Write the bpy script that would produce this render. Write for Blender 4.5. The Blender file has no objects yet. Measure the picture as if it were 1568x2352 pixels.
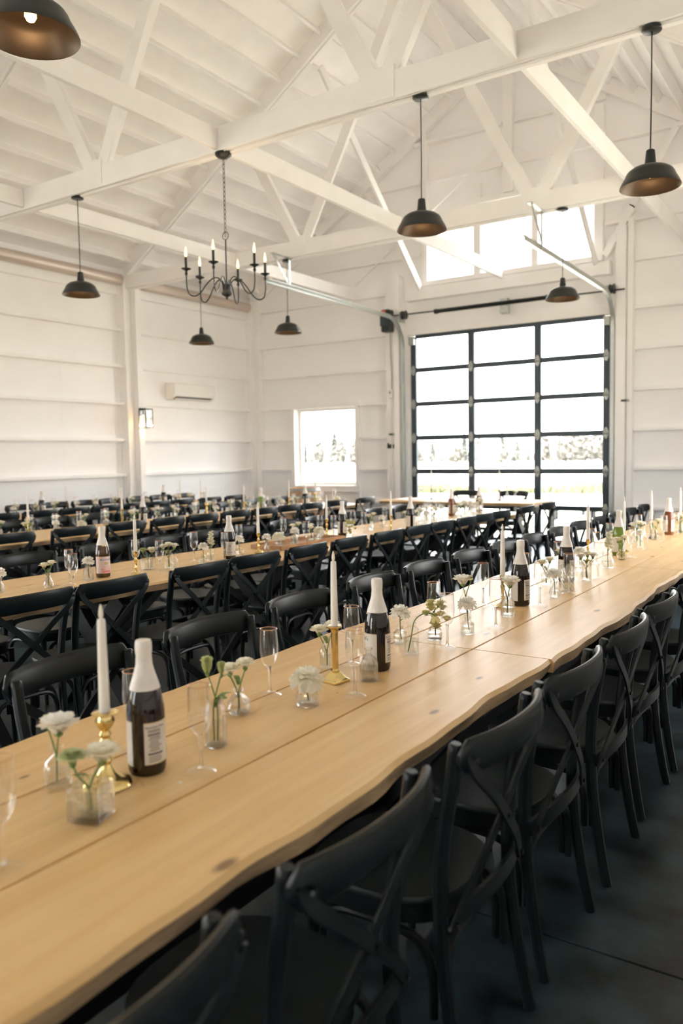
import bpy, bmesh, math, random
from mathutils import Vector, Matrix

SC = bpy.context.scene
COL = SC.collection
PI = math.pi

# ------------------------------------------------------------------ camera
YAW, PITCH, ROLL = math.radians(33.6), math.radians(4.15), math.radians(0.96)
fwd = Vector((-math.sin(YAW)*math.cos(PITCH), math.cos(YAW)*math.cos(PITCH), -math.sin(PITCH)))
right0 = Vector((math.cos(YAW), math.sin(YAW), 0))
up0 = right0.cross(fwd)
right = right0*math.cos(ROLL) - up0*math.sin(ROLL)
up = up0*math.cos(ROLL) + right0*math.sin(ROLL)
cam = bpy.data.cameras.new('camera')
cam.sensor_fit = 'VERTICAL'
cam.sensor_height = 36.0
cam.sensor_width = 24.0
cam.lens = 1833.0/2352.0*36.0
cam.clip_start = 0.05
cam.clip_end = 2000
cam.dof.use_dof = True
cam.dof.focus_distance = 3.4
cam.dof.aperture_fstop = 2.4
cam_ob = bpy.data.objects.new('camera', cam)
COL.objects.link(cam_ob)
M = Matrix((right, up, -fwd)).transposed().to_4x4()
M.translation = Vector((0, 0, 1.5))
cam_ob.matrix_world = M
SC.camera = cam_ob

# ------------------------------------------------------------------ world, light, exposure
SKY = 4.0
world = bpy.data.worlds.new('overcast sky')
SC.world = world
world.use_nodes = True
wn = world.node_tree.nodes
wn['Background'].inputs[0].default_value = (0.98, 0.99, 1.0, 1)
wn['Background'].inputs[1].default_value = SKY
SC.view_settings.view_transform = 'Standard'
SC.view_settings.look = 'None'
SC.view_settings.gamma = 1.0
SC.view_settings.use_curve_mapping = False
SC.view_settings.exposure = 1.55
SC.cycles.use_denoising = True
SC.cycles.max_bounces = 16
SC.cycles.diffuse_bounces = 12
SC.cycles.glossy_bounces = 4
SC.cycles.transmission_bounces = 6
SC.cycles.transparent_max_bounces = 40
SC.cycles.sample_clamp_indirect = 8.0
SC.cycles.caustics_reflective = False
SC.cycles.caustics_refractive = False


def portal(name, loc, sx, sy, rot):
    l = bpy.data.lights.new(name, 'AREA')
    l.shape = 'RECTANGLE'
    l.size, l.size_y = sx, sy
    l.cycles.is_portal = True
    o = bpy.data.objects.new(name, l)
    COL.objects.link(o)
    o.location = loc
    o.rotation_euler = rot


portal('daylight_portal', (-5.03, 12.62, 1.76), 3.4, 3.5, (-PI/2, 0, 0))
portal('daylight_portal', (-8.52, 12.62, 1.64), 1.35, 1.42, (-PI/2, 0, 0))
portal('daylight_portal', (-4.96, 12.62, 4.9), 2.8, 1.05, (-PI/2, 0, 0))
portal('daylight_portal', (-4.97, -5.15, 1.2), 2.4, 2.4, (PI/2, 0, 0))
portal('daylight_portal', (-10.50, 0.7, 1.8), 3.0, 2.6, (0, PI/2, 0))
portal('daylight_portal', (-10.50, -2.9, 1.8), 3.0, 2.6, (0, PI/2, 0))
portal('daylight_portal', (0.60, 7.3, 1.95), 2.7, 2.4, (0, -PI/2, 0))
sun = bpy.data.lights.new('sun', 'SUN')
sun.energy = 26.0
sun.angle = math.radians(2)
sun.color = (1.0, 0.96, 0.91)
sun_ob = bpy.data.objects.new('sun', sun)
COL.objects.link(sun_ob)
sun_ob.rotation_euler = (math.radians(38), 0, math.radians(6))

# ------------------------------------------------------------------ materials


def nmat(name):
    m = bpy.data.materials.new(name)
    m.use_nodes = True
    nt = m.node_tree
    return m, nt, nt.nodes['Principled BSDF']


def plain(name, col, rough=0.5, metal=0.0, spec=0.5, noise=0.0, scale=8.0, bump=0.0, bscale=60.0, stretch=(1, 1, 1), rvar=0.0):
    m, nt, p = nmat(name)
    p.inputs['Base Color'].default_value = (*col, 1)
    p.inputs['Roughness'].default_value = rough
    p.inputs['Metallic'].default_value = metal
    p.inputs['Specular IOR Level'].default_value = spec
    if noise or bump or rvar:
        tc = nt.nodes.new('ShaderNodeTexCoord')
        mp = nt.nodes.new('ShaderNodeMapping')
        mp.inputs['Scale'].default_value = stretch
        nt.links.new(tc.outputs['Object'], mp.inputs[0])
    if noise or rvar:
        n = nt.nodes.new('ShaderNodeTexNoise')
        n.inputs['Scale'].default_value = scale
        n.inputs['Detail'].default_value = 6
        nt.links.new(mp.outputs[0], n.inputs['Vector'])
    if noise:
        r = nt.nodes.new('ShaderNodeValToRGB')
        r.color_ramp.elements[0].position = 0.3
        r.color_ramp.elements[1].position = 0.7
        r.color_ramp.elements[0].color = (*[c*(1-noise) for c in col], 1)
        r.color_ramp.elements[1].color = (*[min(1, c*(1+noise)) for c in col], 1)
        nt.links.new(n.outputs[0], r.inputs[0])
        nt.links.new(r.outputs[0], p.inputs['Base Color'])
    if rvar:
        mr = nt.nodes.new('ShaderNodeMapRange')
        mr.inputs[1].default_value = 0.3
        mr.inputs[2].default_value = 0.7
        mr.inputs[3].default_value = rough-rvar
        mr.inputs[4].default_value = rough+rvar
        nt.links.new(n.outputs[0], mr.inputs[0])
        nt.links.new(mr.outputs[0], p.inputs['Roughness'])
    if bump:
        n2 = nt.nodes.new('ShaderNodeTexNoise')
        n2.inputs['Scale'].default_value = bscale
        n2.inputs['Detail'].default_value = 4
        nt.links.new(mp.outputs[0], n2.inputs['Vector'])
        b = nt.nodes.new('ShaderNodeBump')
        b.inputs['Strength'].default_value = bump
        b.inputs['Distance'].default_value = 0.01
        nt.links.new(n2.outputs[0], b.inputs['Height'])
        nt.links.new(b.outputs[0], p.inputs['Normal'])
    return m


def pine(name, light, dark, rough=0.28, knots=True):
    """varnished pine, grain along object Y"""
    m, nt, p = nmat(name)
    N, L = nt.nodes, nt.links
    tc = N.new('ShaderNodeTexCoord')
    oi = N.new('ShaderNodeObjectInfo')
    add = N.new('ShaderNodeVectorMath')
    sc = N.new('ShaderNodeVectorMath')
    sc.operation = 'SCALE'
    cmb = N.new('ShaderNodeCombineXYZ')
    for i in range(3):
        L.new(oi.outputs['Random'], cmb.inputs[i])
    L.new(cmb.outputs[0], sc.inputs[0])
    sc.inputs['Scale'].default_value = 37.0
    L.new(tc.outputs['Object'], add.inputs[0])
    L.new(sc.outputs[0], add.inputs[1])
    mp = N.new('ShaderNodeMapping')
    mp.inputs['Scale'].default_value = (11, 0.7, 11)
    L.new(add.outputs[0], mp.inputs[0])
    n = N.new('ShaderNodeTexNoise')
    n.inputs['Scale'].default_value = 1.6
    n.inputs['Detail'].default_value = 8
    n.inputs['Roughness'].default_value = 0.6
    n.inputs['Distortion'].default_value = 0.6
    L.new(mp.outputs[0], n.inputs['Vector'])
    r = N.new('ShaderNodeValToRGB')
    r.color_ramp.elements[0].position = 0.3
    r.color_ramp.elements[1].position = 0.72
    r.color_ramp.elements[0].color = (*dark, 1)
    r.color_ramp.elements[1].color = (*light, 1)
    L.new(n.outputs[0], r.inputs[0])
    out = r.outputs[0]
    if knots:
        mp2 = N.new('ShaderNodeMapping')
        mp2.inputs['Scale'].default_value = (3.3, 1.5, 1.0)
        L.new(add.outputs[0], mp2.inputs[0])
        v = N.new('ShaderNodeTexVoronoi')
        v.voronoi_dimensions = '2D'
        v.inputs['Scale'].default_value = 1.0
        v.inputs['Randomness'].default_value = 1.0
        L.new(mp2.outputs[0], v.inputs['Vector'])
        mr = N.new('ShaderNodeMapRange')
        mr.inputs[1].default_value = 0.025
        mr.inputs[2].default_value = 0.060
        mr.inputs[3].default_value = 0.85
        mr.inputs[4].default_value = 0.0
        sx = N.new('ShaderNodeSeparateColor')
        L.new(v.outputs['Color'], sx.inputs[0])
        dv = N.new('ShaderNodeMath')
        dv.operation = 'DIVIDE'
        L.new(v.outputs['Distance'], dv.inputs[0])
        L.new(sx.outputs[0], dv.inputs[1])
        L.new(dv.outputs[0], mr.inputs[0])
        mx = N.new('ShaderNodeMix')
        mx.data_type = 'RGBA'
        L.new(mr.outputs[0], mx.inputs[0])
        L.new(out, mx.inputs[6])
        mx.inputs[7].default_value = (0.20, 0.105, 0.05, 1)
        out = mx.outputs[2]
    L.new(out, p.inputs['Base Color'])
    p.inputs['Roughness'].default_value = rough
    p.inputs['Specular IOR Level'].default_value = 0.38
    b = N.new('ShaderNodeBump')
    b.inputs['Strength'].default_value = 0.06
    b.inputs['Distance'].default_value = 0.01
    L.new(n.outputs[0], b.inputs['Height'])
    L.new(b.outputs[0], p.inputs['Normal'])
    return m


def glass(name, tint=(0.96, 0.97, 0.97), refl=0.9, power=0.35, rough=0.02, bump=0.0, bscale=200):
    """thin clear glass: see-through, mirror-like towards grazing angles"""
    m, nt, p = nmat(name)
    N, L = nt.nodes, nt.links
    N.remove(p)
    o = N['Material Output']
    t = N.new('ShaderNodeBsdfTransparent')
    t.inputs[0].default_value = (*tint, 1)
    g = N.new('ShaderNodeBsdfGlossy')
    g.inputs[0].default_value = (refl, refl, refl, 1)
    g.inputs['Roughness'].default_value = rough
    fr = N.new('ShaderNodeLayerWeight')
    fr.inputs['Blend'].default_value = 0.5
    pw = N.new('ShaderNodeMath')
    pw.operation = 'POWER'
    pw.inputs[1].default_value = 4.6-2.0*power
    L.new(fr.outputs['Facing'], pw.inputs[0])
    ml = N.new('ShaderNodeMath')
    ml.operation = 'MULTIPLY_ADD'
    ml.inputs[1].default_value = 0.75
    ml.inputs[2].default_value = 0.04
    L.new(pw.outputs[0], ml.inputs[0])
    mx = N.new('ShaderNodeMixShader')
    L.new(ml.outputs[0], mx.inputs[0])
    L.new(t.outputs[0], mx.inputs[1])
    L.new(g.outputs[0], mx.inputs[2])
    L.new(mx.outputs[0], o.inputs[0])
    if bump:
        tc = N.new('ShaderNodeTexCoord')
        v = N.new('ShaderNodeTexVoronoi')
        v.inputs['Scale'].default_value = bscale
        L.new(tc.outputs['Object'], v.inputs['Vector'])
        b = N.new('ShaderNodeBump')
        b.inputs['Strength'].default_value = bump
        b.inputs['Distance'].default_value = 0.004
        L.new(v.outputs['Distance'], b.inputs['Height'])
        L.new(b.outputs[0], g.inputs['Normal'])
        L.new(b.outputs[0], fr.inputs['Normal'])
    return m


def thin_petal(name, col):
    m, nt, p = nmat(name)
    N, L = nt.nodes, nt.links
    p.inputs['Base Color'].default_value = (*col, 1)
    p.inputs['Roughness'].default_value = 0.6
    p.inputs['Specular IOR Level'].default_value = 0.2
    t = N.new('ShaderNodeBsdfTranslucent')
    t.inputs[0].default_value = (*col, 1)
    mx = N.new('ShaderNodeMixShader')
    mx.inputs[0].default_value = 0.45
    L.new(p.outputs[0], mx.inputs[1])
    L.new(t.outputs[0], mx.inputs[2])
    L.new(mx.outputs[0], N['Material Output'].inputs[0])
    return m


def thick_glass(name, tint, ior=1.38, clear=0.45, bump=0.0, bscale=160):
    """heavy clear glass that bends what lies behind it"""
    m, nt, p = nmat(name)
    N, L = nt.nodes, nt.links
    N.remove(p)
    g = N.new('ShaderNodeBsdfGlass')
    g.inputs['Color'].default_value = (*tint, 1)
    g.inputs['Roughness'].default_value = 0.0
    g.inputs['IOR'].default_value = ior
    t = N.new('ShaderNodeBsdfTransparent')
    t.inputs[0].default_value = (*tint, 1)
    mx = N.new('ShaderNodeMixShader')
    mx.inputs[0].default_value = clear
    L.new(g.outputs[0], mx.inputs[1])
    L.new(t.outputs[0], mx.inputs[2])
    L.new(mx.outputs[0], N['Material Output'].inputs[0])
    return m


def emis(name, col, s):
    m, nt, p = nmat(name)
    p.inputs['Base Color'].default_value = (*col, 1)
    p.inputs['Emission Color'].default_value = (*col, 1)
    p.inputs['Emission Strength'].default_value = s
    return m


PAINT = plain('white_timber_paint', (0.915, 0.897, 0.884), 0.55, noise=0.025, scale=3, bump=0.05, bscale=40, spec=0.3)
WALLP = plain('white_wall_paint', (0.915, 0.902, 0.896), 0.6, noise=0.02, scale=1.5, bump=0.04, bscale=90, spec=0.3)
DECK = plain('white_roof_deck', (0.92, 0.90, 0.884), 0.6, noise=0.03, scale=2.5, bump=0.06, bscale=70, spec=0.3)
CONC = plain('dark_polished_concrete', (0.028, 0.043, 0.052), 0.36, noise=0.8, scale=5.5, spec=0.32, bump=0.05, bscale=25, rvar=0.08)
JOINT = plain('concrete_joint_dirt', (0.09, 0.075, 0.05), 0.8)
CHAIRM = plain('black_chair_lacquer', (0.0075, 0.0118, 0.0138), 0.34, noise=0.12, scale=12, spec=0.30, bump=0.03, bscale=80)
SEATM = plain('black_seat_lacquer', (0.0165, 0.0235, 0.0235), 0.42, noise=0.15, scale=6, bump=0.05, bscale=50, stretch=(6, 1, 1))
BOLT = plain('dark_bolt_metal', (0.05, 0.05, 0.05), 0.35, metal=0.8)
TABLEM = pine('varnished_pine', (0.87, 0.61, 0.305), (0.72, 0.45, 0.185), 0.38)
EDGEM = plain('rough_live_edge_wood', (0.40, 0.275, 0.155), 0.65, noise=0.65, scale=6, bump=0.5, bscale=30, stretch=(1, 0.4, 2))
TRESTLE = plain('black_trestle_timber', (0.008, 0.009, 0.012), 0.45, noise=0.2, scale=9, spec=0.25)
BLACKM = plain('matte_black_metal', (0.016, 0.020, 0.019), 0.34, spec=0.5)
BRONZE = plain('dark_bronze_shade_inner', (0.055, 0.036, 0.02), 0.42, metal=0.5)
DOORF = plain('anodised_dark_door_frame', (0.045, 0.062, 0.075), 0.42, metal=0.3)
GALV = plain('galvanised_steel', (0.46, 0.48, 0.46), 0.35, metal=0.6, noise=0.1, scale=30)
PANE = glass('clear_window_glass', (0.98, 0.985, 0.985), 0.9, 0.1)
GLASSM = glass('clear_drinking_glass', (0.982, 0.982, 0.978), 1.0, 0.55)
STEMGL = thick_glass('clear_stem_glass', (0.99, 0.99, 0.985), 1.42, 0.30)
CUTGL = thick_glass('cut_crystal_glass', (0.995, 1.0, 0.995), 1.42, 0.70)
RIBGL = thick_glass('ribbed_bottle_glass', (0.985, 0.987, 0.982), 1.35, 0.58)
ROSEG = plain('rose_gold_rim', (0.78, 0.48, 0.38), 0.25, metal=1.0)
WATER = glass('vase_water', (0.93, 0.94, 0.92), 0.8, 0.0)
DARKGL = plain('dark_bottle_glass', (0.016, 0.008, 0.005), 0.06, spec=0.6)
AMBER = plain('amber_bottle_glass', (0.17, 0.055, 0.022), 0.08, spec=0.6)
BROWNGL = plain('brown_bottle_glass', (0.075, 0.036, 0.012), 0.07, spec=0.6)
GREENGL = plain('green_bottle_glass', (0.17, 0.25, 0.035), 0.07, spec=0.6)
FOIL = plain('white_bottle_foil', (0.78, 0.74, 0.70), 0.42, metal=0.0, noise=0.05, scale=50, bump=0.3, bscale=90)
LABELM = plain('cream_bottle_label', (0.76, 0.72, 0.66), 0.55)
PINKL = plain('pink_bottle_label', (0.80, 0.66, 0.66), 0.55)
INK = plain('grey_label_ink', (0.16, 0.15, 0.15), 0.7)
BLUEINK = plain('blue_label_ink', (0.16, 0.24, 0.34), 0.7)
PINKINK = plain('pink_label_ink', (0.80, 0.25, 0.27), 0.7)
GOLDL = plain('gold_label_trim', (0.62, 0.50, 0.27), 0.35, metal=0.6)
BRASS = plain('polished_brass', (0.86, 0.66, 0.28), 0.16, metal=1.0)
DARKCS = plain('antique_dark_brass', (0.16, 0.11, 0.06), 0.35, metal=0.8)
WAX = plain('white_candle_wax', (0.83, 0.80, 0.75), 0.45)
FLAMEM = plain('cream_plastic_flame', (0.86, 0.80, 0.68), 0.35)
PETAL = thin_petal('cream_white_petal', (0.95, 0.93, 0.83))
PETALW = thin_petal('white_petal', (0.96, 0.95, 0.91))
PETALY = thin_petal('pale_yellow_petal', (0.86, 0.82, 0.49))
BUD = plain('green_white_bud', (0.62, 0.66, 0.36), 0.55, noise=0.15, scale=20)
STEMM = plain('green_flower_stem', (0.16, 0.25, 0.07), 0.5, noise=0.2, scale=30)
ACM = plain('white_plastic', (0.84, 0.81, 0.77), 0.35)
BARRELW = plain('oak_barrel_stave', (0.50, 0.32, 0.18), 0.6, noise=0.25, scale=8, stretch=(8, 8, 1))
HOOPM = plain('grey_steel_hoop', (0.36, 0.38, 0.38), 0.4, metal=0.7)
LINEN = plain('white_lavender_linen', (0.74, 0.70, 0.74), 0.8, bump=0.1, bscale=200)
TRAYW = plain('brown_wooden_tray', (0.45, 0.25, 0.12), 0.5, noise=0.2, scale=10)
GRASSM = plain('pale_mown_grass', (0.31, 0.295, 0.245), 0.9, noise=0.25, scale=0.15)
TALLG = plain('tall_green_grass', (0.06, 0.066, 0.03), 0.9, noise=0.3, scale=0.6)
TREEM = [plain('pale_conifer_foliage', (0.055, 0.057, 0.049), 0.9, noise=0.3, scale=0.5),
         plain('grey_green_tree_foliage', (0.060, 0.058, 0.050), 0.9, noise=0.3, scale=0.5),
         plain('brownish_tree_foliage', (0.064, 0.059, 0.052), 0.9, noise=0.3, scale=0.5)]
BARK = plain('tree_bark', (0.12, 0.09, 0.07), 0.9)
BULB = emis('warm_bulb', (1.0, 0.64, 0.32), 0.95)
INSUL = plain('foil_faced_insulation', (0.62, 0.53, 0.47), 0.38, metal=0.35, noise=0.08, scale=4, stretch=(1, 0.3, 1))
REDST = plain('red_sticker', (0.65, 0.12, 0.06), 0.6)

# ------------------------------------------------------------------ mesh helpers


class MB:
    def __init__(s):
        s.v = []
        s.f = []

    def quadbox(s, c8):
        b = len(s.v)
        s.v += [Vector(c) for c in c8]
        for f in ((0, 1, 2, 3), (7, 6, 5, 4), (0, 4, 5, 1), (1, 5, 6, 2), (2, 6, 7, 3), (3, 7, 4, 0)):
            s.f.append(tuple(b+i for i in f))
        return s

    def box(s, x0, x1, y0, y1, z0, z1):
        return s.quadbox([(x0, y0, z0), (x1, y0, z0), (x1, y1, z0), (x0, y1, z0), (x0, y0, z1), (x1, y0, z1), (x1, y1, z1), (x0, y1, z1)])

    def beam(s, p, q, w, h, up=(0, 0, 1)):
        """box from p to q; w across, h along up"""
        p, q = Vector(p), Vector(q)
        d = (q-p).normalized()
        u = Vector(up)
        u = (u-d*u.dot(d)).normalized()
        r = d.cross(u)
        a, b = r*w/2, u*h/2
        return s.quadbox([p-a-b, p+a-b, q+a-b, q-a-b, p-a+b, p+a+b, q+a+b, q-a+b])

    def tube(s, pts, rad, n=8, cap=True, closed=False, up=None):
        pts = [Vector(p) for p in pts]
        m = len(pts)
        if not hasattr(rad, '__len__'):
            rad = [rad]*m
        b = len(s.v)
        prev = None
        for i, p in enumerate(pts):
            if closed:
                d = (pts[(i+1) % m]-pts[i-1])
            else:
                d = pts[min(i+1, m-1)]-pts[max(i-1, 0)]
            d.normalize()
            if prev is None:
                u = Vector((0, 0, 1)) if abs(d.z) < 0.9 else Vector((1, 0, 0))
                if up:
                    u = Vector(up)
            else:
                u = prev
            u = (u-d*u.dot(d))
            if u.length < 1e-6:
                u = d.orthogonal()
            u.normalize()
            prev = u
            r = d.cross(u)
            for k in range(n):
                a = 2*PI*k/n
                s.v.append(p+(u*math.cos(a)+r*math.sin(a))*rad[i])
        rng = m if closed else m-1
        for i in range(rng):
            for k in range(n):
                i2, k2 = (i+1) % m, (k+1) % n
                s.f.append((b+i*n+k, b+i*n+k2, b+i2*n+k2, b+i2*n+k))
        if cap and not closed:
            s.f.append(tuple(b+k for k in range(n)))
            s.f.append(tuple(b+(m-1)*n+k for k in reversed(range(n))))
        return s

    def loft(s, rings, cap=True):
        b = len(s.v)
        n = len(rings[0])
        for r in rings:
            s.v += [Vector(p) for p in r]
        for i in range(len(rings)-1):
            for k in range(n):
                k2 = (k+1) % n
                s.f.append((b+i*n+k, b+i*n+k2, b+(i+1)*n+k2, b+(i+1)*n+k))
        if cap:
            s.f.append(tuple(b+k for k in range(n)))
            e = b+(len(rings)-1)*n
            s.f.append(tuple(e+k for k in reversed(range(n))))
        return s

    def lathe(s, prof, n=20, c=(0, 0), mod=None, cap0=True, cap1=True):
        """prof: (r, z); mod(angle, z) scales the radius"""
        rings = []
        for r, z in prof:
            ring = []
            for k in range(n):
                a = 2*PI*k/n
                rr = r*(mod(a, z) if mod else 1)
                ring.append((c[0]+rr*math.cos(a), c[1]+rr*math.sin(a), z))
            rings.append(ring)
        b = len(s.v)
        for r in rings:
            s.v += [Vector(p) for p in r]
        for i in range(len(rings)-1):
            for k in range(n):
                k2 = (k+1) % n
                s.f.append((b+i*n+k, b+i*n+k2, b+(i+1)*n+k2, b+(i+1)*n+k))
        if cap0:
            s.f.append(tuple(b+k for k in reversed(range(n))))
        if cap1:
            e = b+(len(rings)-1)*n
            s.f.append(tuple(e+k for k in range(n)))
        return s

    def strap(s, pts, wdir, w, t, ndir=None):
        """flat strap along pts; width along wdir, thickness t"""
        pts = [Vector(p) for p in pts]
        rings = []
        m = len(pts)
        for i, p in enumerate(pts):
            d = (pts[min(i+1, m-1)]-pts[max(i-1, 0)]).normalized()
            wv = Vector(wdir(i/(m-1)) if callable(wdir) else wdir)
            wv = (wv-d*wv.dot(d)).normalized()
            nv = d.cross(wv)
            a, b = wv*w/2, nv*t/2
            rings.append([p-a-b, p+a-b, p+a+b, p-a+b])
        return s.loft(rings)

    def grid(s, fn, nu, nv):
        b = len(s.v)
        for j in range(nv+1):
            for i in range(nu+1):
                s.v.append(Vector(fn(i/nu, j/nv)))
        for j in range(nv):
            for i in range(nu):
                a = b+j*(nu+1)+i
                s.f.append((a, a+1, a+nu+2, a+nu+1))
        return s

    def mesh(s, name, mat, smooth=35, bevel=0.0, recalc=True):
        me = bpy.data.meshes.new(name)
        me.from_pydata([tuple(v) for v in s.v], [], s.f)
        bm = bmesh.new()
        bm.from_mesh(me)
        if recalc:
            bmesh.ops.recalc_face_normals(bm, faces=bm.faces)
        if bevel:
            ed = [e for e in bm.edges if len(e.link_faces) == 2 and e.calc_face_angle(0) > 0.6]
            bmesh.ops.bevel(bm, geom=ed, offset=bevel, segments=1, affect='EDGES', profile=0.5)
        bm.to_mesh(me)
        bm.free()
        me.materials.append(mat)
        if smooth:
            for p in me.polygons:
                p.use_smooth = True
            me.set_sharp_from_angle(angle=math.radians(smooth))
        return me

    def build(s, name, mat, parent=None, smooth=35, bevel=0.0, recalc=True, loc=None):
        return obj(name, s.mesh(name, mat, smooth, bevel, recalc), parent, loc)


def obj(name, me, parent=None, loc=None):
    o = bpy.data.objects.new(name, me)
    COL.objects.link(o)
    if parent:
        o.parent = parent
    if loc:
        o.location = loc
    return o


def tag(o, label=None, cat=None, group=None, kind=None):
    if label:
        o['label'] = label
    if cat:
        o['category'] = cat
    if group:
        o['group'] = group
    if kind:
        o['kind'] = kind
    return o


def thing(name, label=None, cat=None, loc=(0, 0, 0), rz=0.0, group=None):
    o = bpy.data.objects.new(name, None)
    o.empty_display_size = 0.05
    COL.objects.link(o)
    o.location = loc
    o.rotation_euler = (0, 0, rz)
    return tag(o, label, cat, group)


def copy_tree(o, parent=None):
    kids = list(o.children)
    c = o.copy()
    COL.objects.link(c)
    if parent:
        c.parent = parent
    for k in kids:
        copy_tree(k, c)
    return c


USED = set()


def place(proto, loc, rz, label, group=None, scale=None, cat=None):
    if proto.name in USED:
        o = copy_tree(proto)
    else:
        o = proto
        USED.add(proto.name)
    o.location = loc
    o.rotation_euler = (0, 0, rz)
    if scale:
        o.scale = (scale,)*3
    o['label'] = label
    if group:
        o['group'] = group
    return o


ORD = ['zeroth', 'first', 'second', 'third', 'fourth', 'fifth', 'sixth', 'seventh', 'eighth', 'ninth', 'tenth', 'eleventh', 'twelfth', 'thirteenth',
       'fourteenth', 'fifteenth', 'sixteenth', 'seventeenth', 'eighteenth', 'nineteenth', 'twentieth', 'twenty-first', 'twenty-second', 'twenty-third',
       'twenty-fourth', 'twenty-fifth', 'twenty-sixth', 'twenty-seventh', 'twenty-eighth', 'twenty-ninth', 'thirtieth', 'thirty-first', 'thirty-second', 'thirty-third', 'thirty-fourth', 'thirty-fifth', 'thirty-sixth', 'thirty-seventh', 'thirty-eighth', 'thirty-ninth', 'fortieth']

# ------------------------------------------------------------------ room shell
XL, XR, YB, YS = -10.32, 0.42, 12.40, -4.95        # faces of the wall sheets
RX = -4.97                                          # ridge line


def roof_z(x, base=4.50, k=0.635):                  # underside of the purlins
    return base + k*(5.27-abs(x-RX))


# floor: concrete slabs with sawn joints
fl = MB().box(XL-0.2, XR+0.2, YS-0.2, YB+0.25, -0.16, -0.012).build('floor', JOINT, smooth=0)
tag(fl, kind='structure')
xs = [XL-0.2, -6.9, -3.45, XR+0.2]
ys = [YS-0.2, -1.18, 2.32, 5.82, 9.3, YB+0.25]
for i in range(3):
    for j in range(5):
        g = 0.003
        MB().box(xs[i]+g, xs[i+1]-g, ys[j]+g, ys[j+1]-g, -0.012, 0.0).build('slab', CONC, fl, smooth=0, bevel=0.002)


def prism_wall(m, axis, lo, hi, cuts, z_top, t0, t1):
    """cuts: list of (a0,a1,solid z ranges); z ranges may end in None = roof"""
    for a0, a1, zs in cuts:
        for z0, z1 in zs:
            za, zb = (z_top(a0), z_top(a1)) if z1 is None else (z1, z1)
            if axis == 'x':
                c = [(a0, t0, z0), (a1, t0, z0), (a1, t1, z0), (a0, t1, z0), (a0, t0, za), (a1, t0, zb), (a1, t1, zb), (a0, t1, za)]
            else:
                c = [(t0, a0, z0), (t0, a1, z0), (t1, a1, z0), (t1, a0, z0), (t0, a0, za), (t0, a1, zb), (t1, a1, zb), (t1, a0, za)]
            m.quadbox(c)


def top(x):
    return roof_z(x)+0.16


DX0, DX1, DZ = -6.74, -3.32, 3.52                   # garage door opening
W1 = (-9.20, -7.85, 0.93, 2.36)
CL = [(-6.34, -5.52), (-5.37, -4.54), (-4.41, -3.57)]
CZ0, CZ1 = 4.40, 5.43
m = MB()
bp = sorted({XL-0.15, W1[0], W1[1], DX0, DX1, RX, XR+0.15} | {v for c in CL for v in c})
cuts = []
for a, b in zip(bp[:-1], bp[1:]):
    mid = (a+b)/2
    zs = [(0.0, None)]
    if W1[0] < mid < W1[1]:
        zs = [(0.0, W1[2]), (W1[3], None)]
    elif DX0 < mid < DX1:
        zs = [(DZ, None)]
        if any(c[0] < mid < c[1] for c in CL):
            zs = [(DZ, CZ0), (CZ1, None)]
    elif any(c[0] < mid < c[1] for c in CL):
        zs = [(0.0, CZ0), (CZ1, None)]
    cuts.append((a, b, zs))
prism_wall(m, 'x', 0, 0, cuts, top, YB, YB+0.16)
wall_back = tag(m.build('wall_back', WALLP, smooth=0), kind='structure')
m = MB()
prism_wall(m, 'x', 0, 0, [(XL-0.15, -6.17, [(0, None)]), (-6.17, RX, [(2.4, None)]), (RX, -3.77, [(2.4, None)]), (-3.77, XR+0.15, [(0, None)])], top, YS-0.16, YS)  # unseen doorway gap, sized to let in fill light
wall_front = tag(m.build('wall_front', WALLP, smooth=0), kind='structure')
LW = [(-4.2, -1.9), (-0.6, 1.7)]           # wide unseen windows of the left-hand wall, placed and sized for fill light
LZ0, LZ1 = 0.3, 3.3
m = MB()
zt_ = roof_z(XL)+0.12
pa = YS-0.16
for a, b in LW:
    m.box(XL-0.15, XL, pa, a, 0, zt_)
    m.box(XL-0.15, XL, a, b, 0, LZ0)
    m.box(XL-0.15, XL, a, b, LZ1, zt_)
    pa = b
m.box(XL-0.15, XL, pa, YB+0.16, 0, zt_)
wall_left = tag(m.build('wall_left', WALLP, smooth=0), kind='structure')
RW = [(6.1, 8.5)]                        # unseen window added in the right-hand wall to brighten the far end
m = MB()
m.box(XR, XR+0.15, YS-0.16, RW[0][0], 0, zt_).box(XR, XR+0.15, RW[0][1], YB+0.16, 0, zt_)
m.box(XR, XR+0.15, RW[0][0], RW[0][1], 0, 0.6).box(XR, XR+0.15, RW[0][0], RW[0][1], 3.3, zt_)
wall_right = tag(m.build('wall_right', WALLP, smooth=0), kind='structure')

GZ = [0.62, 1.215, 1.79, 2.385, 2.985, 3.575]
TY = [-1.35, 2.14, 5.63, 9.117]                     # trusses
edges = [YS] + TY + [YB-0.10]
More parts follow.
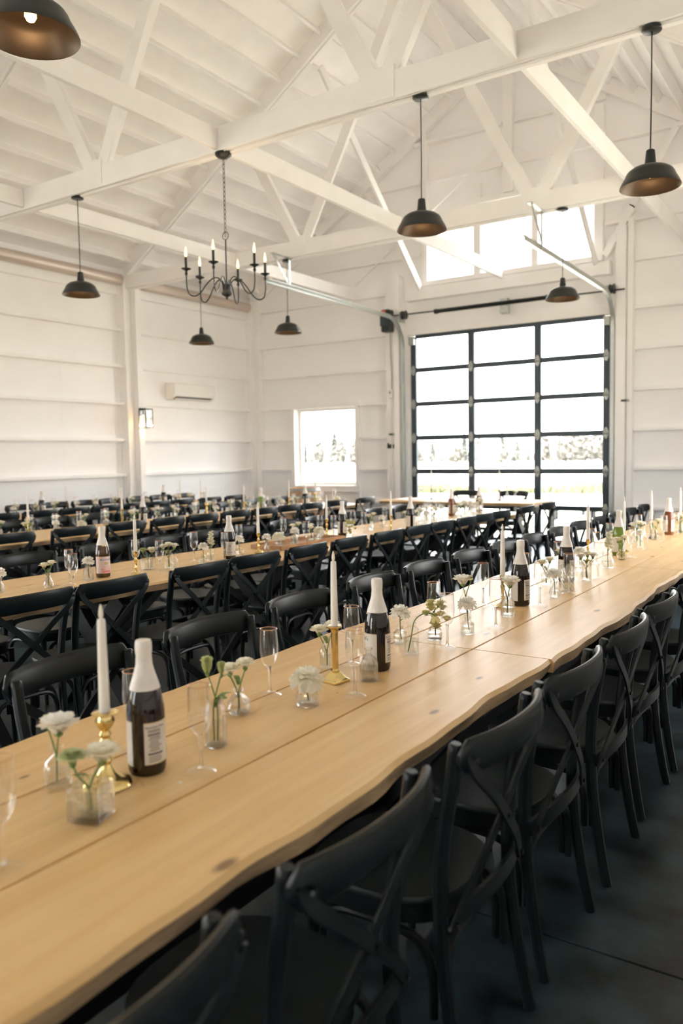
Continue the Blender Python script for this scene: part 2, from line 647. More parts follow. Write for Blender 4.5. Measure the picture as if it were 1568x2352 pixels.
# left wall girts between posts, one piece per bay
for a, b in zip(edges[:-1], edges[1:]):
    for z in GZ + [4.22]:
        d = 0.105 if z < 4 else 0.07
        h = 0.045 if z < 4 else 0.16
        if not (0.2 < z < 3.4 and any(a < (w0+w1)/2 < b for w0, w1 in LW)):
            MB().box(XL, XL+d, a+0.10, b-0.10, z-h/2, z+h/2).build('girt', PAINT, wall_left, smooth=0, bevel=0.003)
        if not (0.2 < z < 3.4 and any(a < (w0+w1)/2 < b for w0, w1 in RW)):
            MB().box(XR-d, XR, a+0.10, b-0.10, z-h/2, z+h/2).build('girt', PAINT, wall_right, smooth=0, bevel=0.003)
for y in TY:
    for w, x0, sg in ((wall_left, XL, 1), (wall_right, XR, -1)):
        MB().box(min(x0, x0+sg*0.17), max(x0, x0+sg*0.17), y-0.10, y+0.04, 0.0, 4.40).build('post', PAINT, w, smooth=0, bevel=0.004)
        MB().box(min(x0, x0+sg*0.28), max(x0, x0+sg*0.28), y+0.042, y+0.16, 0.0, 4.24).build('post', PAINT, w, smooth=0, bevel=0.004)
MB().box(XL, XL+0.14, YB-0.2, YB-0.002, 0, 4.5).build('post', PAINT, wall_left, smooth=0, bevel=0.004)
MB().box(XL+0.14, XL+0.28, YB-0.10, YB-0.002, 0, 4.5).build('post', PAINT, wall_back, smooth=0, bevel=0.004)
# vertical sheet seams on the left wall
for y in (6.6, 7.86, 10.3, 11.4):
    MB().box(XL, XL+0.002, y-0.004, y+0.004, 0, 4.4).build('seam', PAINT, wall_left, smooth=0)

# foil-faced insulation roll along the left eave, one length per bay
eave = thing('trim_1')
tag(eave, kind='structure')
for a, b in zip(edges[:-1], edges[1:]):
    pts = [(XL+0.11, a+0.17, 4.37), (XL+0.11, b-0.11, 4.37)]
    MB().tube(pts, 0.09, 12).build('insulation_roll', INSUL, eave)

# gable wall framing -------------------------------------------------
YG0, YG1 = YB-0.10, YB-0.002


def gbox(name, x0, x1, z0, z1, d=0.10, par=None):
    return MB().box(x0, x1, YB-d, YB-0.002, z0, z1).build(name, PAINT, par or wall_back, smooth=0, bevel=0.003)


for z in GZ + [4.27]:
    h = 0.0225
    spans = [(XL+0.29, -7.16), (-2.96, XR-0.1)]
    if 0.93 < z < 2.3:
        spans = [(XL+0.29, W1[0]-0.07), (W1[1]+0.07, -7.16), (-2.96, XR-0.1)]
    for a, b in spans:
        gbox('girt', a, b, z-h, z+h)
# jamb posts of the door, stepped
gbox('post', -7.15, -6.98, 0, 4.30, 0.15)
gbox('post', -6.97, -6.86, 0, 4.55, 0.21)
gbox('post', -6.85, -6.76, 0, 3.55, 0.06)
gbox('post', -3.30, -3.21, 0, 3.55, 0.06)
gbox('post', -3.20, -3.06, 0, 4.75, 0.21)
gbox('post', -3.05, -2.97, 0, 4.85, 0.15)
gbox('header', -6.75, -3.31, 4.10, 4.30, 0.14)
gbox('header', -6.85, -3.21, 3.53, 3.66, 0.035)
# window studs
gbox('stud', -9.28, W1[0]-0.002, 0.62, 2.37, 0.13)
gbox('stud', W1[1]+0.002, -7.77, 0.62, 2.45, 0.11)
gbox('sill', -9.30, -7.75, 0.80, 0.92, 0.117)
gbox('header', W1[0], W1[1], 2.365, 2.43, 0.11)
# clerestory framing
gbox('sill', -6.5, -3.42, 4.31, 4.395, 0.13)
gbox('header', -5.46, -4.46, 5.50, 5.58, 0.12)
for x0, x1, z1 in ((-6.46, -6.35, 6.85), (-5.51, -5.38, 5.85), (-4.53, -4.42, 5.85), (-3.56, -3.42, 6.6), (-5.0, -4.84, 7.4)):
    gbox('stud', x0, x1, 4.4 if x0 != -5.0 else 5.60, z1, 0.10)
for z, x0, x1 in ((4.86, -9.5, -6.48), (4.86, -3.40, -0.5), (5.47, -8.6, -6.48), (5.47, -3.40, -1.35), (6.05, -7.6, -6.48), (6.05, -6.33, -5.02), (6.05, -4.82, -3.58), (6.05, -3.40, -2.3), (6.68, -6.6, -5.02), (6.68, -4.82, -3.4)):
    gbox('girt', x0, x1, z-0.03, z+0.03, 0.095)
for p, q, w in (((-4.99, 6.40), (-7.83, 4.50), 0.025), ((-4.82, 6.30), (-2.75, 4.86), 0.025), ((-2.41, 6.02), (-3.40, 4.38), 0.10), ((-7.5, 6.02), (-6.52, 4.38), 0.10)):
    MB().beam((p[0], YB-0.085, p[1]), (q[0], YB-0.085, q[1]), 0.03, w, (0.3, 0, 1)).build('brace', PAINT, wall_back, smooth=0, bevel=0.002)
# gable rafters against the wall
for sg in (-1, 1):
    p = (RX, YB-0.06, roof_z(RX)+0.02)
    q = (RX+sg*5.25, YB-0.06, roof_z(RX+5.25)+0.02)
    MB().beam(p, q, 0.10, 0.22).build('rafter', PAINT, wall_back, smooth=0, bevel=0.003)

# roof deck and purlins ------------------------------------------------
m = MB()
for sg in (-1, 1):
    x0, x1 = RX, RX+sg*5.62
    za, zb = roof_z(x0)+0.145, roof_z(x1)+0.145
    m.quadbox([(x0, YS-0.3, za), (x1, YS-0.3, zb), (x1, YB+0.3, zb), (x0, YB+0.3, za),
               (x0, YS-0.3, za+0.1), (x1, YS-0.3, zb+0.1), (x1, YB+0.3, zb+0.1), (x0, YB+0.3, za+0.1)])
ceiling = tag(m.build('ceiling', DECK, smooth=0), kind='structure')
PURL = {}
for a, b in zip(edges[:-1], edges[1:]):
    a2, b2 = a+0.06, b-(0.06 if b < 12 else 0.0)
    L = b2-a2
    key = round(L, 2)
    for sg in (-1, 1):
        if (key, sg) not in PURL:
            mm = MB()
            k = 0.635*(-sg)
            hw, hh = 0.019, 0.14
            # plumb-cut timber lying across the slope
            nx = Vector((1, 0, k)).normalized()
            nz = Vector((-k, 0, 1)).normalized()
            ring = [nx*(-hw), nx*hw, nx*hw+nz*hh, nx*(-hw)+nz*hh]
            mm.loft([[r+Vector((0, 0, 0)) for r in ring], [r+Vector((0, L, 0)) for r in ring]])
            PURL[(key, sg)] = mm.mesh('purlin', PAINT, smooth=0)
        for i in range(15):
            x = RX+sg*(0.22+i*0.345)
            obj('purlin', PURL[(key, sg)], ceiling, (x, a2, roof_z(x)))

# trusses ---------------------------------------------------------------
NL, NR = -6.66, -3.28
TL = ['painted white roof truss overhead behind the camera', 'painted white roof truss at the top left above the nearest lamp',
      'painted white roof truss that carries the black chandelier', 'painted white roof truss nearest the glass garage door']
for ti, y in enumerate(TY):
    t = thing('roof_truss', TL[ti], 'truss', (0, y, 0), group='white roof trusses')
    MB().box(XL+0.02, XR-0.02, -0.055, -0.015, 4.235, 4.45).build('bottom_chord', PAINT, t, smooth=0, bevel=0.003)
    MB().box(XL+0.02, XR-0.02, -0.012, 0.040, 4.215, 4.43).build('bottom_chord', PAINT, t, smooth=0, bevel=0.003)
    for sg in (-1, 1):
        zb = roof_z(RX+5.25)+0.02
        MB().beam((RX, -0.02, roof_z(RX)+0.03), (RX+sg*5.25, -0.02, zb), 0.045, 0.24).build('rafter', PAINT, t, smooth=0, bevel=0.003)
        MB().beam((RX, 0.03, roof_z(RX)+0.0), (RX+sg*5.25, 0.03, zb-0.03), 0.045, 0.22).build('rafter', PAINT, t, smooth=0, bevel=0.003)
        MB().beam((RX+sg*0.02, -0.03, 7.45), (RX-sg*-0.02, -0.03, 7.46), 0.05, 0.2)
        n = RX+sg*1.69
        MB().beam((n, 0.0, 4.33), (RX+sg*2.72, 0.0, 6.17), 0.085, 0.145, (1, 0, 0)).build('web', PAINT, t, smooth=0, bevel=0.003)
        w = MB()
        w.beam((n-sg*0.04, -0.012, 4.33), (RX+sg*0.03, -0.012, 7.40), 0.038, 0.145, (1, 0, 0))
        w.beam((n-sg*0.07, 0.062, 4.50), (RX+sg*0.03, 0.062, 7.30), 0.10, 0.038, (1, 0, 0))
        w.build('web', PAINT, t, smooth=0, bevel=0.002)
        MB().box(n-0.13, n+0.13, -0.060, -0.056, 4.25, 4.50).build('nail_plate', PAINT, t, smooth=0)
        MB().box(n-0.13, n+0.13, 0.042, 0.046, 4.22, 4.46).build('nail_plate', PAINT, t, smooth=0)
# long tie beams along the building, one length per bay sitting on the trusses
BL = {-4.97: ('long white tie beam above the chandelier in the middle', 0), -7.80: ('long white tie beam on the left above the hanging lamps', 0), -2.15: ('long white tie beam on the right above the front table', 0)}
for x, (lab, _) in BL.items():
    t = thing('tie_beam', lab, 'beam', (x, 0, 4.25), group='long tie beams under the roof')
    for a, b in zip(edges[:-1], edges[1:]):
        MB().box(-0.045, 0.0, a+(0.045 if a > -4 else 0.01), b-(0.06 if b < 12 else 0.005), 0.0, 0.185).build('timber', PAINT, t, smooth=0, bevel=0.003)
for x, lab in ((-6.44, 'sloping white brace left of the high windows'), (-3.50, 'sloping white brace right of the high windows')):
    t = MB().beam((x, 9.35, 6.80), (x, YB-0.19, 4.28), 0.045, 0.13).build('diagonal_brace', PAINT, smooth=0, bevel=0.003)
    tag(t, lab, 'brace', 'sloping gable braces')

# windows ------------------------------------------------------------------
def window(i, x0, x1, z0, z1):
    fr = MB()
    w, d0, d1 = 0.05, YB+0.02, YB+0.09
    fr.box(x0, x0+w, d0, d1, z0, z1).box(x1-w, x1, d0, d1, z0, z1).box(x0+w, x1-w, d0, d1, z0, z0+w).box(x0+w, x1-w, d0, d1, z1-w, z1)
    o = tag(fr.build('window_%d' % i, ACM, smooth=0, bevel=0.004), kind='structure')
    MB().box(x0+w, x1-w, YB+0.05, YB+0.056, z0+w, z1-w).build('pane', PANE, o, smooth=0)


window(1, *W1)
for i, (a, b, LZ0, LZ1, xa) in enumerate(((*LW[0], 0.3, 3.3, XL-0.1), (*LW[1], 0.3, 3.3, XL-0.1), (*RW[0], 0.6, 3.3, XR+0.03))):
    fr = MB()
    mid = (a+b)/2
    for y0, y1, z0, z1 in ((a, a+0.05, LZ0, LZ1), (b-0.05, b, LZ0, LZ1), (a+0.05, b-0.05, LZ0, LZ0+0.05), (a+0.05, b-0.05, LZ1-0.05, LZ1), (mid-0.025, mid+0.025, LZ0+0.05, LZ1-0.05)):
        fr.box(xa, xa+0.07, y0, y1, z0, z1)
    o = tag(fr.build('window_%d' % (5+i), ACM, smooth=0, bevel=0.004), kind='structure')  # frames of the unseen side windows, openings set for fill light
    for y0, y1 in ((a+0.05, mid-0.025), (mid+0.025, b-0.05)):
        MB().box(xa+0.034, xa+0.04, y0, y1, LZ0+0.05, LZ1-0.05).build('pane', PANE, o, smooth=0)

# glazed sectional garage door: 6 rows x 3 columns ---------------------------
door = thing('door_1')
tag(door, kind='structure')
DYa, DYb = YB-0.015, YB+0.045
row = 3.51/6
xc = [DX0+0.01, -5.60, -4.455, DX1-0.01]
for i in range(7):
    z = max(0.03, i*row)
    h = 0.049 if 0 < i < 6 else 0.055
    MB().box(DX0+0.10, DX1-0.10, DYa+0.004, DYb-0.004, z-h+0.012, z+h-0.005).build('rail', DOORF, door, smooth=0, bevel=0.004)
for i, x in enumerate(xc):
    w = 0.055 if 0 < i < 3 else 0.10
    x0 = x-w/1 if 0 < i < 3 else (x if i == 0 else x-w)
    x1 = x+w if 0 < i < 3 else (x+w if i == 0 else x)
    MB().box(x0, x1, DYa, DYb, 0.0, 3.50).build('stile', DOORF, door, smooth=0, bevel=0.004)
for i in range(6):
    for j in range(3):
        MB().box(xc[j]+0.05, xc[j+1]-0.05, YB+0.012, YB+0.018, i*row+0.03, (i+1)*row-0.03).build('pane', PANE, door, smooth=0)
hm = MB().loft([[(-0.012, 0, -0.085), (0.012, 0, -0.085), (0.012, -0.006, -0.085), (-0.012, -0.006, -0.085)],
                [(-0.038, 0, -0.03), (0.038, 0, -0.03), (0.038, -0.012, -0.03), (-0.038, -0.012, -0.03)],
                [(-0.040, 0, 0.0), (0.040, 0, 0.0), (0.040, -0.022, 0.0), (-0.040, -0.022, 0.0)],
                [(-0.038, 0, 0.03), (0.038, 0, 0.03), (0.038, -0.012, 0.03), (-0.038, -0.012, 0.03)],
                [(-0.012, 0, 0.085), (0.012, 0, 0.085), (0.012, -0.006, 0.085), (-0.012, -0.006, 0.085)]]).mesh('hinge', GALV, smooth=0)
for i in range(1, 6):
    for j, x in enumerate((xc[0]+0.05, xc[1], xc[2], xc[3]-0.05)):
        obj('hinge', hm, door, (x, DYa-0.001, i*row))
for x in (xc[0]+0.04, xc[3]-0.04):
    MB().box(x-0.05, x+0.05, DYa-0.05, DYa-0.001, 3.36, 3.50).build('top_bracket', GALV, door, smooth=0, bevel=0.006)


def channel(m, pts, side):
    """C-shaped steel track following pts in the YZ plane"""
    rings = []
    pts = [Vector(p) for p in pts]
    n = len(pts)
    for i, p in enumerate(pts):
        d = (pts[min(i+1, n-1)]-pts[max(i-1, 0)]).normalized()
        nv = Vector((1, 0, 0)).cross(d)
        s = side
        prof = [(0, -0.03), (0.05, -0.03), (0.05, -0.022), (0.006, -0.024), (0.006, 0.024), (0.05, 0.022), (0.05, 0.03), (0, 0.03)]
        rings.append([p+Vector((s*a, 0, 0))+nv*b for a, b in prof])
    m.loft(rings)


for x, sg, lab in ((-6.83, 1, 'galvanised steel door track on the left, ending near the chandelier'), (-3.22, -1, 'galvanised steel door track on the right, hung from the truss')):
    t = thing('door_track', lab, 'track', (0, 0, 0), group='garage door tracks')
    pts = [(x, 8.55, 3.83), (x, 10.2, 3.815), (x, 11.75, 3.79)]
    for k in range(1, 7):
        a = k/6*PI/2
        pts.append((x, 11.75+0.48*math.sin(a), 3.79-0.48*(1-math.cos(a))))
    pts += [(x, 12.23, 2.6), (x, 12.23, 1.2), (x, 12.23, 0.02)]
    mm = MB()
    channel(mm, pts, sg)
    mm.build('rail', GALV, t, smooth=30)
    MB().box(x-sg*0.004-0.003, x-sg*0.004+0.003, 9.06, 9.10, 3.80, 4.235).build('hanger', GALV, t, smooth=0)
    MB().beam((x-sg*0.012, 9.08, 3.86), (x-sg*0.012+0.0, 8.72, 4.24), 0.006, 0.04, (0, 0, 1)).build('hanger', GALV, t, smooth=0)
    MB().box(x-0.03, x+0.03, 8.68, 9.14, 4.228, 4.234).build('hanger', GALV, t, smooth=0)
    for z in (0.7, 1.35, 2.0, 2.65):
        MB().box(x-sg*0.08-0.03, x-sg*0.08+0.05, 12.22, 12.29, z-0.025, z+0.025).build('bracket', GALV, t, smooth=0, bevel=0.004)

sp = thing('torsion_spring', 'long black torsion spring and shaft above the glass garage door', 'spring', (0, 12.15, 3.83))
MB().tube([(-7.0, 0, 0.03), (-3.06, 0, 0.0)], 0.012, 8).build('shaft', BLACKM, sp)
cp = []
for k in range(120*6+1):
    u = k/(120*6)
    a = u*120*2*PI
    cp.append((-6.10+u*1.88, 0.030*math.cos(a), 0.015+0.030*math.sin(a)))
MB().tube(cp, 0.0075, 5).build('coil', BLACKM, sp)
for x in (-6.11, -4.21):
    MB().tube([(x-0.03, 0, 0.015), (x+0.03, 0, 0.015)], 0.042, 12).build('cone', BLACKM, sp)
MB().box(-5.0, -4.87, 0.02, 0.13, -0.14, 0.10).build('center_bracket', GALV, sp, smooth=0, bevel=0.006)
for x in (-6.72, -3.24):
    MB().tube([(x-0.035, 0, 0.02), (x-0.03, 0, 0.02), (x, 0, 0.02), (x+0.03, 0, 0.02), (x+0.035, 0, 0.02)], [0.075, 0.075, 0.06, 0.075, 0.075], 18).build('drum', BLACKM, sp)
    MB().box(x-0.075, x-0.055, -0.05, 0.14, -0.10, 0.08).build('end_bracket', GALV, sp, smooth=0, bevel=0.004)

op = thing('door_opener', 'black motor box beside the top left door corner', 'opener', (-7.02, 12.10, 3.62))
MB().box(-0.085, 0.085, -0.10, 0.08, -0.04, 0.34).build('housing', BLACKM, op, smooth=0, bevel=0.02)
MB().box(-0.087, 0.06, -0.115, -0.099, 0.06, 0.24).build('cover', DOORF, op, smooth=0, bevel=0.005)
MB().box(-0.07, 0.02, -0.104, -0.100, 0.285, 0.325).build('sticker', REDST, op, smooth=0)
op2 = MB().tube([(-7.03, 12.2, 3.58), (-7.035, 12.22, 3.3), (-7.02, 12.225, 2.9), (-7.025, 12.225, 2.62)], 0.005, 6).build('power_cord', BLACKM)
tag(op2, 'thin dark cord hanging below the door motor', 'cord')
jb = thing('junction_box', 'white outlet box on the post left of the garage door', 'box', (-7.03, 12.24, 2.53))
MB().box(-0.045, 0.045, -0.045, 0.004, -0.07, 0.07).build('case', ACM, jb, smooth=0, bevel=0.006)
MB().box(-0.03, -0.005, -0.052, -0.046, 0.01, 0.045).build('socket', INK, jb, smooth=0)
MB().tube([(0.0, -0.02, -0.07), (0, -0.02, -1.9)], 0.010, 8).build('conduit', ACM, jb)
for x, z, lab in ((-7.02, 1.83, 'small black sensor bracket on the left door post'), (-3.06, 2.22, 'small black latch on the right door post')):
    t = thing('sensor_bracket', lab, 'bracket', (x, 12.20, z))
    MB().box(-0.05, 0.03, -0.02, 0.03, -0.015, 0.015).build('arm', BLACKM, t, smooth=0, bevel=0.004)
    MB().tube([(0.03, 0, 0), (0.06, 0, 0)], 0.018, 10).build('lens', GALV, t)
t = thing('wall_switch', 'flat black switch plate lower on the left door post', 'switch', (-7.06, 12.24, 1.62))
MB().box(-0.07, 0.07, -0.02, 0.004, -0.035, 0.035).build('plate', BLACKM, t, smooth=0, bevel=0.005)
MB().box(-0.062, -0.045, -0.03, 0.0, 0.03, 0.06).build('toggle', BLACKM, t, smooth=0, bevel=0.003)

# ------------------------------------------------------------------ air conditioner, wall lantern
ac = thing('air_conditioner', 'white wall-mounted air conditioner high on the left wall', 'air conditioner', (XL+0.004, 10.55, 2.50))
prof = [(0, 0), (0.10, 0), (0.20, 0.055), (0.225, 0.10), (0.225, 0.25), (0.20, 0.29), (0, 0.295)]
MB().loft([[(a, y, z) for a, z in prof] for y in (-0.52, 0.52)]).build('body', ACM, ac, smooth=30, bevel=0.008)
MB().quadbox([(0.115, -0.45, 0.006), (0.198, -0.45, 0.052), (0.198, 0.45, 0.052), (0.115, 0.45, 0.006), (0.110, -0.45, 0.012), (0.193, -0.45, 0.058), (0.193, 0.45, 0.058), (0.110, 0.45, 0.012)]).build('vent', INK, ac, smooth=0)
MB().quadbox([(0.125, -0.44, -0.004), (0.175, -0.44, 0.020), (0.175, 0.44, 0.020), (0.125, 0.44, -0.004), (0.125, -0.44, 0.0), (0.175, -0.44, 0.025), (0.175, 0.44, 0.025), (0.125, 0.44, 0.0)]).build('louver', ACM, ac, smooth=0)
MB().box(0.2255, 0.228, -0.5, 0.5, 0.085, 0.27).build('front_panel', ACM, ac, smooth=0, bevel=0.001)

sc = thing('wall_lantern', 'black framed glass wall lantern glowing on the left wall post', 'lantern', (XL+0.282, 9.20, 1.98))
MB().box(0, 0.02, -0.05, 0.05, 0.20, 0.33).build('backplate', BLACKM, sc, smooth=0, bevel=0.004)
MB().tube([(0.02, 0, 0.30), (0.11, 0, 0.32)], 0.012, 8).build('arm', BLACKM, sc)
f = MB()
for x in (0.035, 0.185):
    for y in (-0.075, 0.075):
        f.box(x-0.006, x+0.006, y-0.006, y+0.006, 0, 0.30)
for z in (0.0, 0.295):
    for x in (0.035, 0.185):
        f.box(x-0.006, x+0.006, -0.075, 0.075, z, z+0.01)
    for y in (-0.075, 0.075):
        f.box(0.035, 0.185, y-0.006, y+0.006, z, z+0.01)
f.box(0.03, 0.19, -0.08, 0.08, 0.303, 0.315)
f.build('frame', BLACKM, sc, smooth=0)
for x in (0.035, 0.185):
    MB().box(x-0.001, x+0.001, -0.068, 0.068, 0.012, 0.294).build('pane', PANE, sc, smooth=0)
for y in (-0.075, 0.075):
    MB().box(0.042, 0.178, y-0.001, y+0.001, 0.012, 0.294).build('pane', PANE, sc, smooth=0)
for x, y in ((0.085, -0.03), (0.135, 0.03)):
    MB().tube([(x, y, 0.303), (x, y, 0.22)], 0.008, 8).build('socket', BLACKM, sc)
    MB().lathe([(0.004, 0.115), (0.013, 0.135), (0.016, 0.16), (0.010, 0.20), (0.008, 0.218)], 12, (x, y)).build('bulb', BULB, sc)
lt = bpy.data.lights.new('lantern_bulb', 'POINT')
lt.energy = 1.2
lt.color = (1.0, 0.62, 0.30)
lt.shadow_soft_size = 0.03
lo = bpy.data.objects.new('lantern_bulb', lt)
COL.objects.link(lo)
lo.location = (XL+0.282+0.11, 9.20, 2.02)

# ------------------------------------------------------------------ pendant lamps
def make_pendant():
    t = thing('pendant_lamp', cat='lamp')
    MB().lathe([(0.062, 0.0), (0.062, -0.022), (0.054, -0.026)], 24).build('canopy', BLACKM, t)
    MB().tube([(0, 0, -0.02), (0.002, 0, -0.4), (-0.001, 0, -0.78)], 0.0045, 6).build('cord', BLACKM, t)
    MB().lathe([(0.012, -0.765), (0.027, -0.775), (0.030, -0.80), (0.036, -0.86), (0.040, -0.875), (0.036, -0.882)], 20).build('neck', BLACKM, t)
    outer = [(0.036, -0.865), (0.075, -0.875), (0.115, -0.89), (0.140, -0.908), (0.152, -0.925), (0.160, -0.945), (0.178, -0.975), (0.190, -1.0), (0.192, -1.01)]
    s = MB().lathe(outer, 40, cap0=False, cap1=False)
    s.build('shade', BLACKM, t)
    inner = [(r-0.004, z-0.003) for r, z in outer[:-1]]+[(0.191, -1.01)]
    MB().lathe(inner, 40, cap0=True, cap1=False).build('shade_lining', BRONZE, t)
    MB().lathe([(0.014, -0.885), (0.016, -0.90), (0.024, -0.917), (0.025, -0.93), (0.016, -0.946), (0.004, -0.951)], 16).build('bulb', BULB, t)
    return t


PEND = make_pendant()
for x, y, lab in ((-2.90, 2.14, 'black dome pendant lamp cut off at the top left corner'),
                  (-6.985, 5.63, 'black dome pendant lamp hanging left of the chandelier'),
                  (-2.95, 5.63, 'black dome pendant lamp hanging right of center before the high windows'),
                  (-1.262, 5.63, 'largest black dome pendant lamp at the upper right edge'),
                  (-8.565, 9.117, 'small black dome pendant lamp hanging before the air conditioner wall'),
                  (-6.91, 9.117, 'small black dome pendant lamp below the left door track'),
                  (-2.985, 9.117, 'small black dome pendant lamp before the top right of the garage door')):
    place(PEND, (x, y, 4.226), 0, lab, 'black dome pendant lamps')
    pl = bpy.data.lights.new('pendant_bulb', 'POINT')
    pl.energy = 0.6
    pl.color = (1.0, 0.66, 0.36)
    pl.shadow_soft_size = 0.03
    po = bpy.data.objects.new('pendant_bulb', pl)
    COL.objects.link(po)
    po.location = (x, y, 4.226-1.0)

# ------------------------------------------------------------------ chandelier
ch = thing('chandelier', 'black six-arm candle chandelier hanging on a chain in the middle', 'chandelier', (-4.945, 5.615, 2.96))
MB().lathe([(0.075, 1.265), (0.075, 1.245), (0.055, 1.225), (0.02, 1.215)], 24).build('canopy', BLACKM, ch)
z = 1.21
k = 0
links = MB()
while z > 0.56:
    pts = []
    for i in range(10):
        a = 2*PI*i/10
        u, w = 0.010*math.cos(a), 0.024*math.sin(a)
        pts.append((u if k % 2 else 0, 0 if k % 2 else u, z-0.024+w))
    links.tube(pts, 0.0028, 5, closed=True)
    z -= 0.040
    k += 1
tag(links.build('chain', BLACKM, ch), kind='stuff')
MB().tube([(0.034*math.cos(a), 0.0, 0.535+0.034*math.sin(a)) for a in [2*PI*i/20 for i in range(20)]], 0.004, 6, closed=True).build('ring', BLACKM, ch)
MB().tube([(0, 0, 0.50), (0, 0, 0.08)], 0.007, 8).build('stem', BLACKM, ch)
MB().lathe([(0.004, -0.035), (0.012, -0.02), (0.012, -0.012), (0.045, 0.005), (0.05, 0.02), (0.036, 0.04), (0.04, 0.075), (0.03, 0.10), (0.008, 0.105)], 20).build('hub', BLACKM, ch)
for i in range(6):
    a = i*PI/3 + math.radians(54)
    c, s = math.cos(a), math.sin(a)
    path = [(0.03, 0.06), (0.045, 0.12), (0.08, 0.155), (0.13, 0.145), (0.19, 0.085), (0.24, 0.015), (0.295, -0.02), (0.345, 0.0), (0.363, 0.06), (0.365, 0.12), (0.365, 0.17)]
    # smooth by subdividing
    P = []
    for q in range(len(path)-1):
        p0, p1, p2, p3 = path[max(q-1, 0)], path[q], path[q+1], path[min(q+2, len(path)-1)]
        for st in range(4):
            tt = st/4
            P.append(tuple(0.5*((2*p1[d])+(-p0[d]+p2[d])*tt+(2*p0[d]-5*p1[d]+4*p2[d]-p3[d])*tt*tt+(-p0[d]+3*p1[d]-3*p2[d]+p3[d])*tt**3) for d in (0, 1)))
    P.append(path[-1])
    MB().tube([(r*c, r*s, zz) for r, zz in P], 0.006, 7).build('arm', BLACKM, ch)
    x, y = 0.365*c, 0.365*s
    cup = MB().lathe([(0.010, 0.16), (0.014, 0.175), (0.008, 0.195), (0.018, 0.205), (0.042, 0.215), (0.044, 0.221), (0.012, 0.222)], 16, (x, y)).build('candle_cup', BLACKM, ch)
    sl = MB().lathe([(0.012, 0.222), (0.012, 0.32)], 12, (x, y)).build('candle_sleeve', BLACKM, ch)
    MB().lathe([(0.006, 0.32), (0.012, 0.335), (0.013, 0.35), (0.008, 0.38), (0.003, 0.41)], 10, (x, y)).build('bulb', BULB, sl)
cl = bpy.data.lights.new('chandelier_bulbs', 'POINT')
cl.energy = 3
cl.color = (1.0, 0.70, 0.42)
cl.shadow_soft_size = 0.3
co = bpy.data.objects.new('chandelier_bulbs', cl)
COL.objects.link(co)
co.location = (-4.97, 5.615, 3.6)

# wire stapled under the chandelier truss
wr = MB().tube([(-10.1, 5.56, 4.24), (-8.5, 5.562, 4.228), (-7.0, 5.566, 4.222), (-5.6, 5.562, 4.230), (-5.04, 5.566, 4.219), (-3.9, 5.562, 4.230), (-3.0, 5.566, 4.219), (-2.2, 5.562, 4.232), (-1.33, 5.566, 4.219)], 0.0045, 6).build('lamp_cable', ACM)
tag(wr, 'thin white cable running along the truss between the lamps', 'cable')

# ------------------------------------------------------------------ outside
def gz(y):
    return -0.18-4.6*(max(0, (y-12.57)/520)**0.8)


g = MB()
g.grid(lambda u, v: (-260+u*420, -160+v*700, gz(-160+v*700)), 20, 70)
ground = tag(g.build('ground', GRASSM), kind='structure')


random.seed(5)
tg = MB()
for k in range(1500):
    u = random.random()
    x, y = -24+u*26+random.uniform(-0.5, 0.5), 36+u*6+random.uniform(-1.2, 1.2)
    h = random.uniform(0.25, 0.55)*(0.5+0.5*math.sin(u*9)**2+0.3)
    a = random.uniform(0, PI)
    zz = gz(y)
    b = len(tg.v)
    tg.v += [Vector((x-0.12*math.cos(a), y-0.12*math.sin(a), zz)), Vector((x+0.12*math.cos(a), y+0.12*math.sin(a), zz)), Vector((x+random.uniform(-.1, .1), y, zz+h))]
    tg.f.append((b, b+1, b+2))
tag(tg.build('tall_grass', TALLG, smooth=0), 'strip of tall green grass across the mown field', 'grass', kind='stuff')


def tree(x, y, h, w, kind, label):
    t = thing('conifer_tree' if kind == 0 else 'leafy_tree', label, 'tree', (x, y, gz(y)-0.05), random.uniform(0, 6), group='pale trees along the field edge')
    MB().tube([(0, 0, 0), (0.05*w, 0, h*0.5), (0, 0, h*0.9)], [0.05*w, 0.035*w, 0.01*w], 7).build('trunk', BARK, t)
    fo = MB()
    rr_ = [(0.06, 0.10), (0.16, 0.16), (0.5, 0.5), (0.8, 0.8), (0.97, 0.96)]
    body = []
    for _, u in rr_:
        q = (1-u)**0.85 if kind == 0 else math.sin(PI*min(1, 0.12+0.85*u))**0.6
        body.append((max(0.02, w*0.36*q), h*(0.06+0.92*u)))
    fo.lathe(body, 9, mod=lambda a, z: 1+0.18*math.sin(3*a+z)+0.12*math.sin(5*a-2*z))
    n = 320
    for k in range(n):
        u = (k+0.5)/n
        z = h*(0.08+0.92*u)
        if kind == 0:
            r = w*0.5*(1-u)**0.85*random.uniform(0.35, 1.1)
        else:
            r = w*0.5*math.sin(PI*min(1, 0.12+0.85*u))**0.6*random.uniform(0.2, 1.05)
        a = random.uniform(0, 2*PI)
        c = Vector((r*math.cos(a), r*math.sin(a), z))
        sz = h*0.075*random.uniform(0.7, 1.4)
        d = Vector((math.cos(a), math.sin(a), random.uniform(-0.6, 0.2)))
        e = Vector((-math.sin(a), math.cos(a), random.uniform(-0.3, 0.3)))
        b = len(fo.v)
        fo.v += [c-e*sz*0.6, c+e*sz*0.6, c+d*sz, c-d*sz*0.5+Vector((0, 0, sz*0.7))]
        fo.f += [(b, b+1, b+2), (b, b+1, b+3)]
    fo.build('foliage', TREEM[kind], t, smooth=0)


